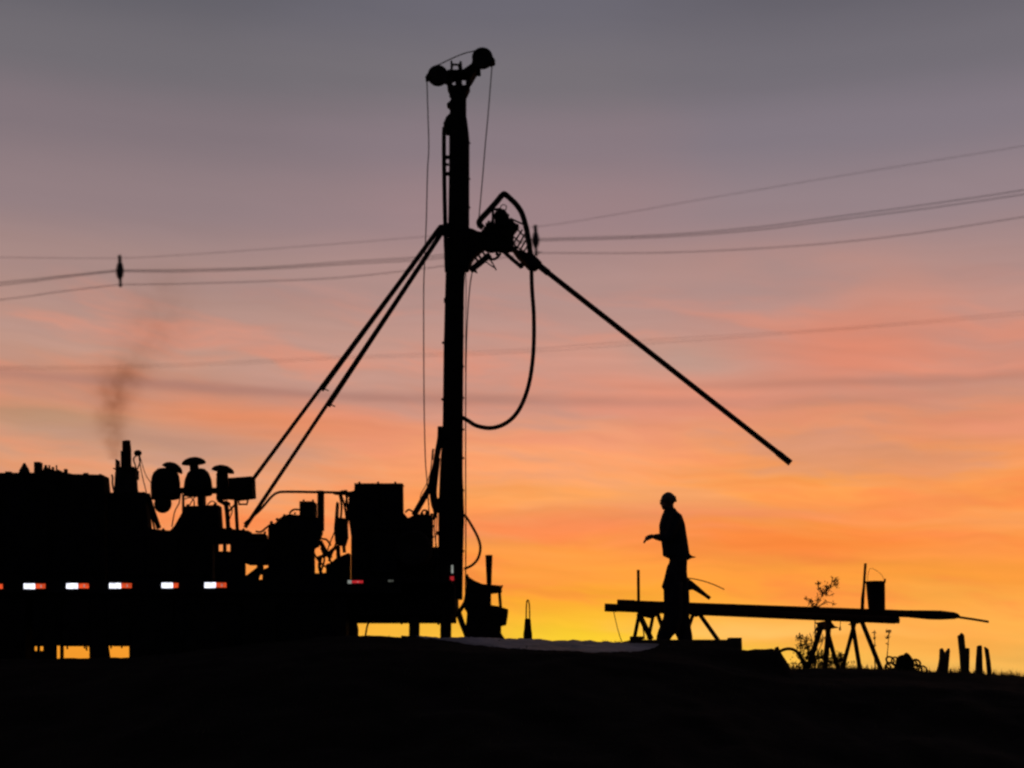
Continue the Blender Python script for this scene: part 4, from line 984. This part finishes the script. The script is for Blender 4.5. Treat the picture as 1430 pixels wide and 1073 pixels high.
tl = [(1131, 840, 1.6, 14, 6), (1137, 848, 3.2, 26, 6), (1125, 836, .9, 5, 5), (1143, 815, 1.4, 12, 6), (1145, 823, 1.4, 8, 5), (1148, 828, 2.0, 14, 5), (1156, 821, 2.8, 26, 6), (1167, 812, 1.7, 14, 6), (1168, 819, 1.3, 8, 5),
      (1153, 830, 2.0, 10, 5), (1164, 843, 1.0, 6, 5), (1141, 838, 2.0, 10, 5), (1151, 842, 2, 8, 4), (1163, 831, 1.2, 5, 4), (1162, 806, .6, 3, 4)]
weed('tall_weed', 'tall leafy weed branching out above the pipes left of the bucket', 18.3, tall, tl)
bush = [[(1132, 942), (1124, 922), (1112, 910)], [(1136, 942), (1139, 920), (1135, 902), (1140, 890)], [(1122, 942), (1121, 918), (1124, 902), (1121, 890)], [(1150, 942), (1147, 925), (1153, 908)], [(1160, 942), (1158, 925), (1164, 912)], [(1174, 940), (1173, 925), (1174, 912)], [(1128, 940), (1120, 915), (1117, 893), (1116, 886)], [(1130, 940), (1128, 910), (1125, 893)], [(1134, 940), (1136, 905), (1130, 884)], [(1126, 940), (1115, 915), (1113, 900)], [(1138, 940), (1142, 915), (1147, 898), (1148, 886)],
        [(1140, 940), (1150, 920), (1160, 915)], [(1145, 940), (1160, 925), (1168, 918)], [(1130, 938), (1131, 915), (1127, 898), (1132, 893), (1134, 899)]]
bl = [(1117, 890, 2.2, 18, 6), (1119, 902, 3.0, 26, 6), (1115, 912, 3.0, 20, 6), (1126, 893, 2.2, 14, 5), (1130, 905, 3.5, 26, 6), (1138, 885, 2, 8, 5), (1134, 916, 5, 50, 7), (1147, 895, 2, 16, 5), (1147, 915, 4.5, 44, 6), (1150, 928, 7, 80, 7), (1128, 930, 6, 60, 7),
      (1163, 925, 4, 40, 6), (1173, 922, 3.0, 50, 6), (1173, 915, 2.2, 26, 5), (1176, 930, 4, 50, 6), (1110, 932, 4, 30, 6), (1190, 928, 3, 8, 5)]
weed('weed_bush', 'low bushy weed round the feet of the right trestle', 17.9, bush, bl, 'bush')
weed('grass_stalk', 'shorter dry grass stalk beside the rightmost trestle leg', 17.2, [[(1224, 938), (1222, 915), (1221, 895), (1220.5, 880)]],
     [(1221, 884, .9, 8, 4), (1221.4, 892, .9, 8, 4), (1222, 902, .9, 6, 4), (1223, 912, .9, 5, 4)], 'grass')
weed('grass_stalk', 'taller dry grass stalk with a feathery tip over the coiled hose', 17.2, [[(1238, 938), (1238, 915), (1239.5, 895), (1240, 880)], [(1239.5, 892), (1242, 884), (1243, 880)]],
     [(1239, 882, 1.2, 12, 4), (1242, 882, .9, 8, 4), (1239.5, 890, 1.2, 9, 4), (1239, 900, .8, 6, 4)], 'grass')
# clod and coiled hose
ck = MB(); kk = S(925, 16.6)
cz = onground(1262, 16.6)
ck.ball((P(1263, 930, 16.6).x, 16.6, P(1263, 931, 16.6).z), (14*kk, 13*kk, 15*kk), 20, 14)
for v in ck.v:
    c = Vector((P(1263, 930, 16.6).x, 16.6, P(1263, 931, 16.6).z)); d = v-c
    v += d.normalized()*(noise.noise(v*9)*0.035)
    if d.z > 0 and d.x > 0: v.z += .028*max(0, 1-abs(d.x-.03)/.05)
    if d.z < -.02: v.x += d.x*.35
single(ck, 'earth_clod', SOIL, 'rounded dark clod of earth between the hose coils near the stakes', 'clod')
cl = MB()
for (a, b, r1, r2, w) in ((1243, 922, 5.5, 4.6, 1.3), (1244, 930, 6.0, 4.5, 1.3), (1240, 932, 4, 4, 1.2), (1250, 924, 5, 6, 1.2), (1280, 926, 5.0, 4.6, 1.5), (1281, 934, 6.2, 5.5, 1.6), (1289, 938, 6, 7.5, 1.3), (1276, 930, 5, 8, 1.3), (1297, 941, 4, 4, 1)):
    yy = 16.35+random.uniform(-.05, .05); cc = P(a, b, yy); sk = S(b, yy); ph = random.uniform(-.4, .4)
    cl.tube([cc+Vector((math.cos(t)*r1*sk, math.sin(t)*r1*sk*.5+ph*.05*math.sin(t), math.sin(t)*r2*sk)) for t in [2*PI*i/18 for i in range(19)]], w*sk, 6)
cl.ptube([(1232, 940), (1240, 936), (1252, 938), (1270, 939), (1292, 942)], 16.3, 1.6, 6, 4)
single(cl, 'hose_coil', RUBBER, 'tangled coil of thin hose on the ground either side of the earth clod', 'hose')
# broken stakes
def stake(pts, yy, label, th=.07):
    o = single(MB().prism(pts, yy, yy+th), 'wooden_stake', WOOD, label, 'stake', 'broken wooden stakes in the ground at right', 0.004)
    return o
stake([(1305, 944), (1309.5, 930), (1311.2, 920), (1311.6, 907), (1313.6, 905.2), (1317, 905.6), (1320, 912), (1322.5, 945)], 16.25, 'wide bottomed split stake leaning right, first from the hose coil')
stake([(1316, 945), (1318.4, 912), (1323.5, 905.3), (1327, 909.5), (1325.6, 925), (1324, 945)], 16.36, 'pointed stake standing tight against the right side of the wide split stake')
stake([(1341.4, 945), (1339.4, 915), (1336.6, 888), (1340.5, 885.8), (1343.5, 883.8), (1346.8, 887), (1348.6, 905), (1349.5, 946)], 16.25, 'tallest broken stake, leaning slightly left')
stake([(1345, 946), (1345.6, 905.8), (1351, 905), (1354.4, 905.6), (1354.2, 920), (1353.6, 946)], 16.36, 'short stake pressed against the right side of the tallest stake')
stake([(1361, 946), (1362.5, 920), (1363.8, 902.5), (1367, 901), (1371.6, 902.4), (1372.3, 920), (1372.8, 947)], 16.25, 'straight square topped stake standing free right of the tallest stake')
stake([(1378.6, 948), (1376.3, 922), (1373.8, 903.2), (1377, 904), (1381, 906.8), (1383.8, 925), (1386, 948)], 16.25, 'thin slanting stake with a sloping top, nearest the right edge', .05)

# grass along the lip of the ground
gr = MB()
def tuft(px, yy, n_, h, spread):
    for _ in range(n_):
        xx = P(px, 930, yy).x+random.gauss(0, spread); y2 = yy+random.gauss(0, .12)
        z = ground_z(xx, y2)-.01; hh = h*random.uniform(.4, 1.2); lean_ = Vector((random.gauss(0, .35), random.gauss(0, .3), 1)).normalized()
        w = random.uniform(.0018, .004); b = Vector((xx, y2, z)); sd_ = Vector((w, 0, 0)); bend = Vector((random.gauss(0, .25), 0, -.05))*hh
        gr.add([b-sd_, b+sd_, b+lean_*hh*.55+sd_*.7, b+lean_*hh*.55-sd_*.7, b+lean_*hh+bend], [(0, 1, 2, 3), (3, 2, 4)])
for px in range(1098, 1440, 4): tuft(px+random.uniform(-2, 2), 16.1, random.randint(8, 24), random.choice((.03, .045, .05, .06, .09)), .04)
for px in range(180, 1090, 14): tuft(px, 16.12, random.randint(2, 9), random.choice((.02, .03, .045)), .07)
for px in (842, 848, 852, 866): tuft(px, 16.1, 8, .05, .015)
for px in (1332, 1335, 1338, 1356, 1392, 1405, 1418): tuft(px, 16.2, 14, .09, .03)
for px in range(-100, 1500, 12): tuft(px, random.uniform(11, 15), random.randint(3, 10), .06, .08)
o = gr.build('grass', LEAF); tag(o, 'short sparse grass along the crest of the bank', None, None, 'stuff')
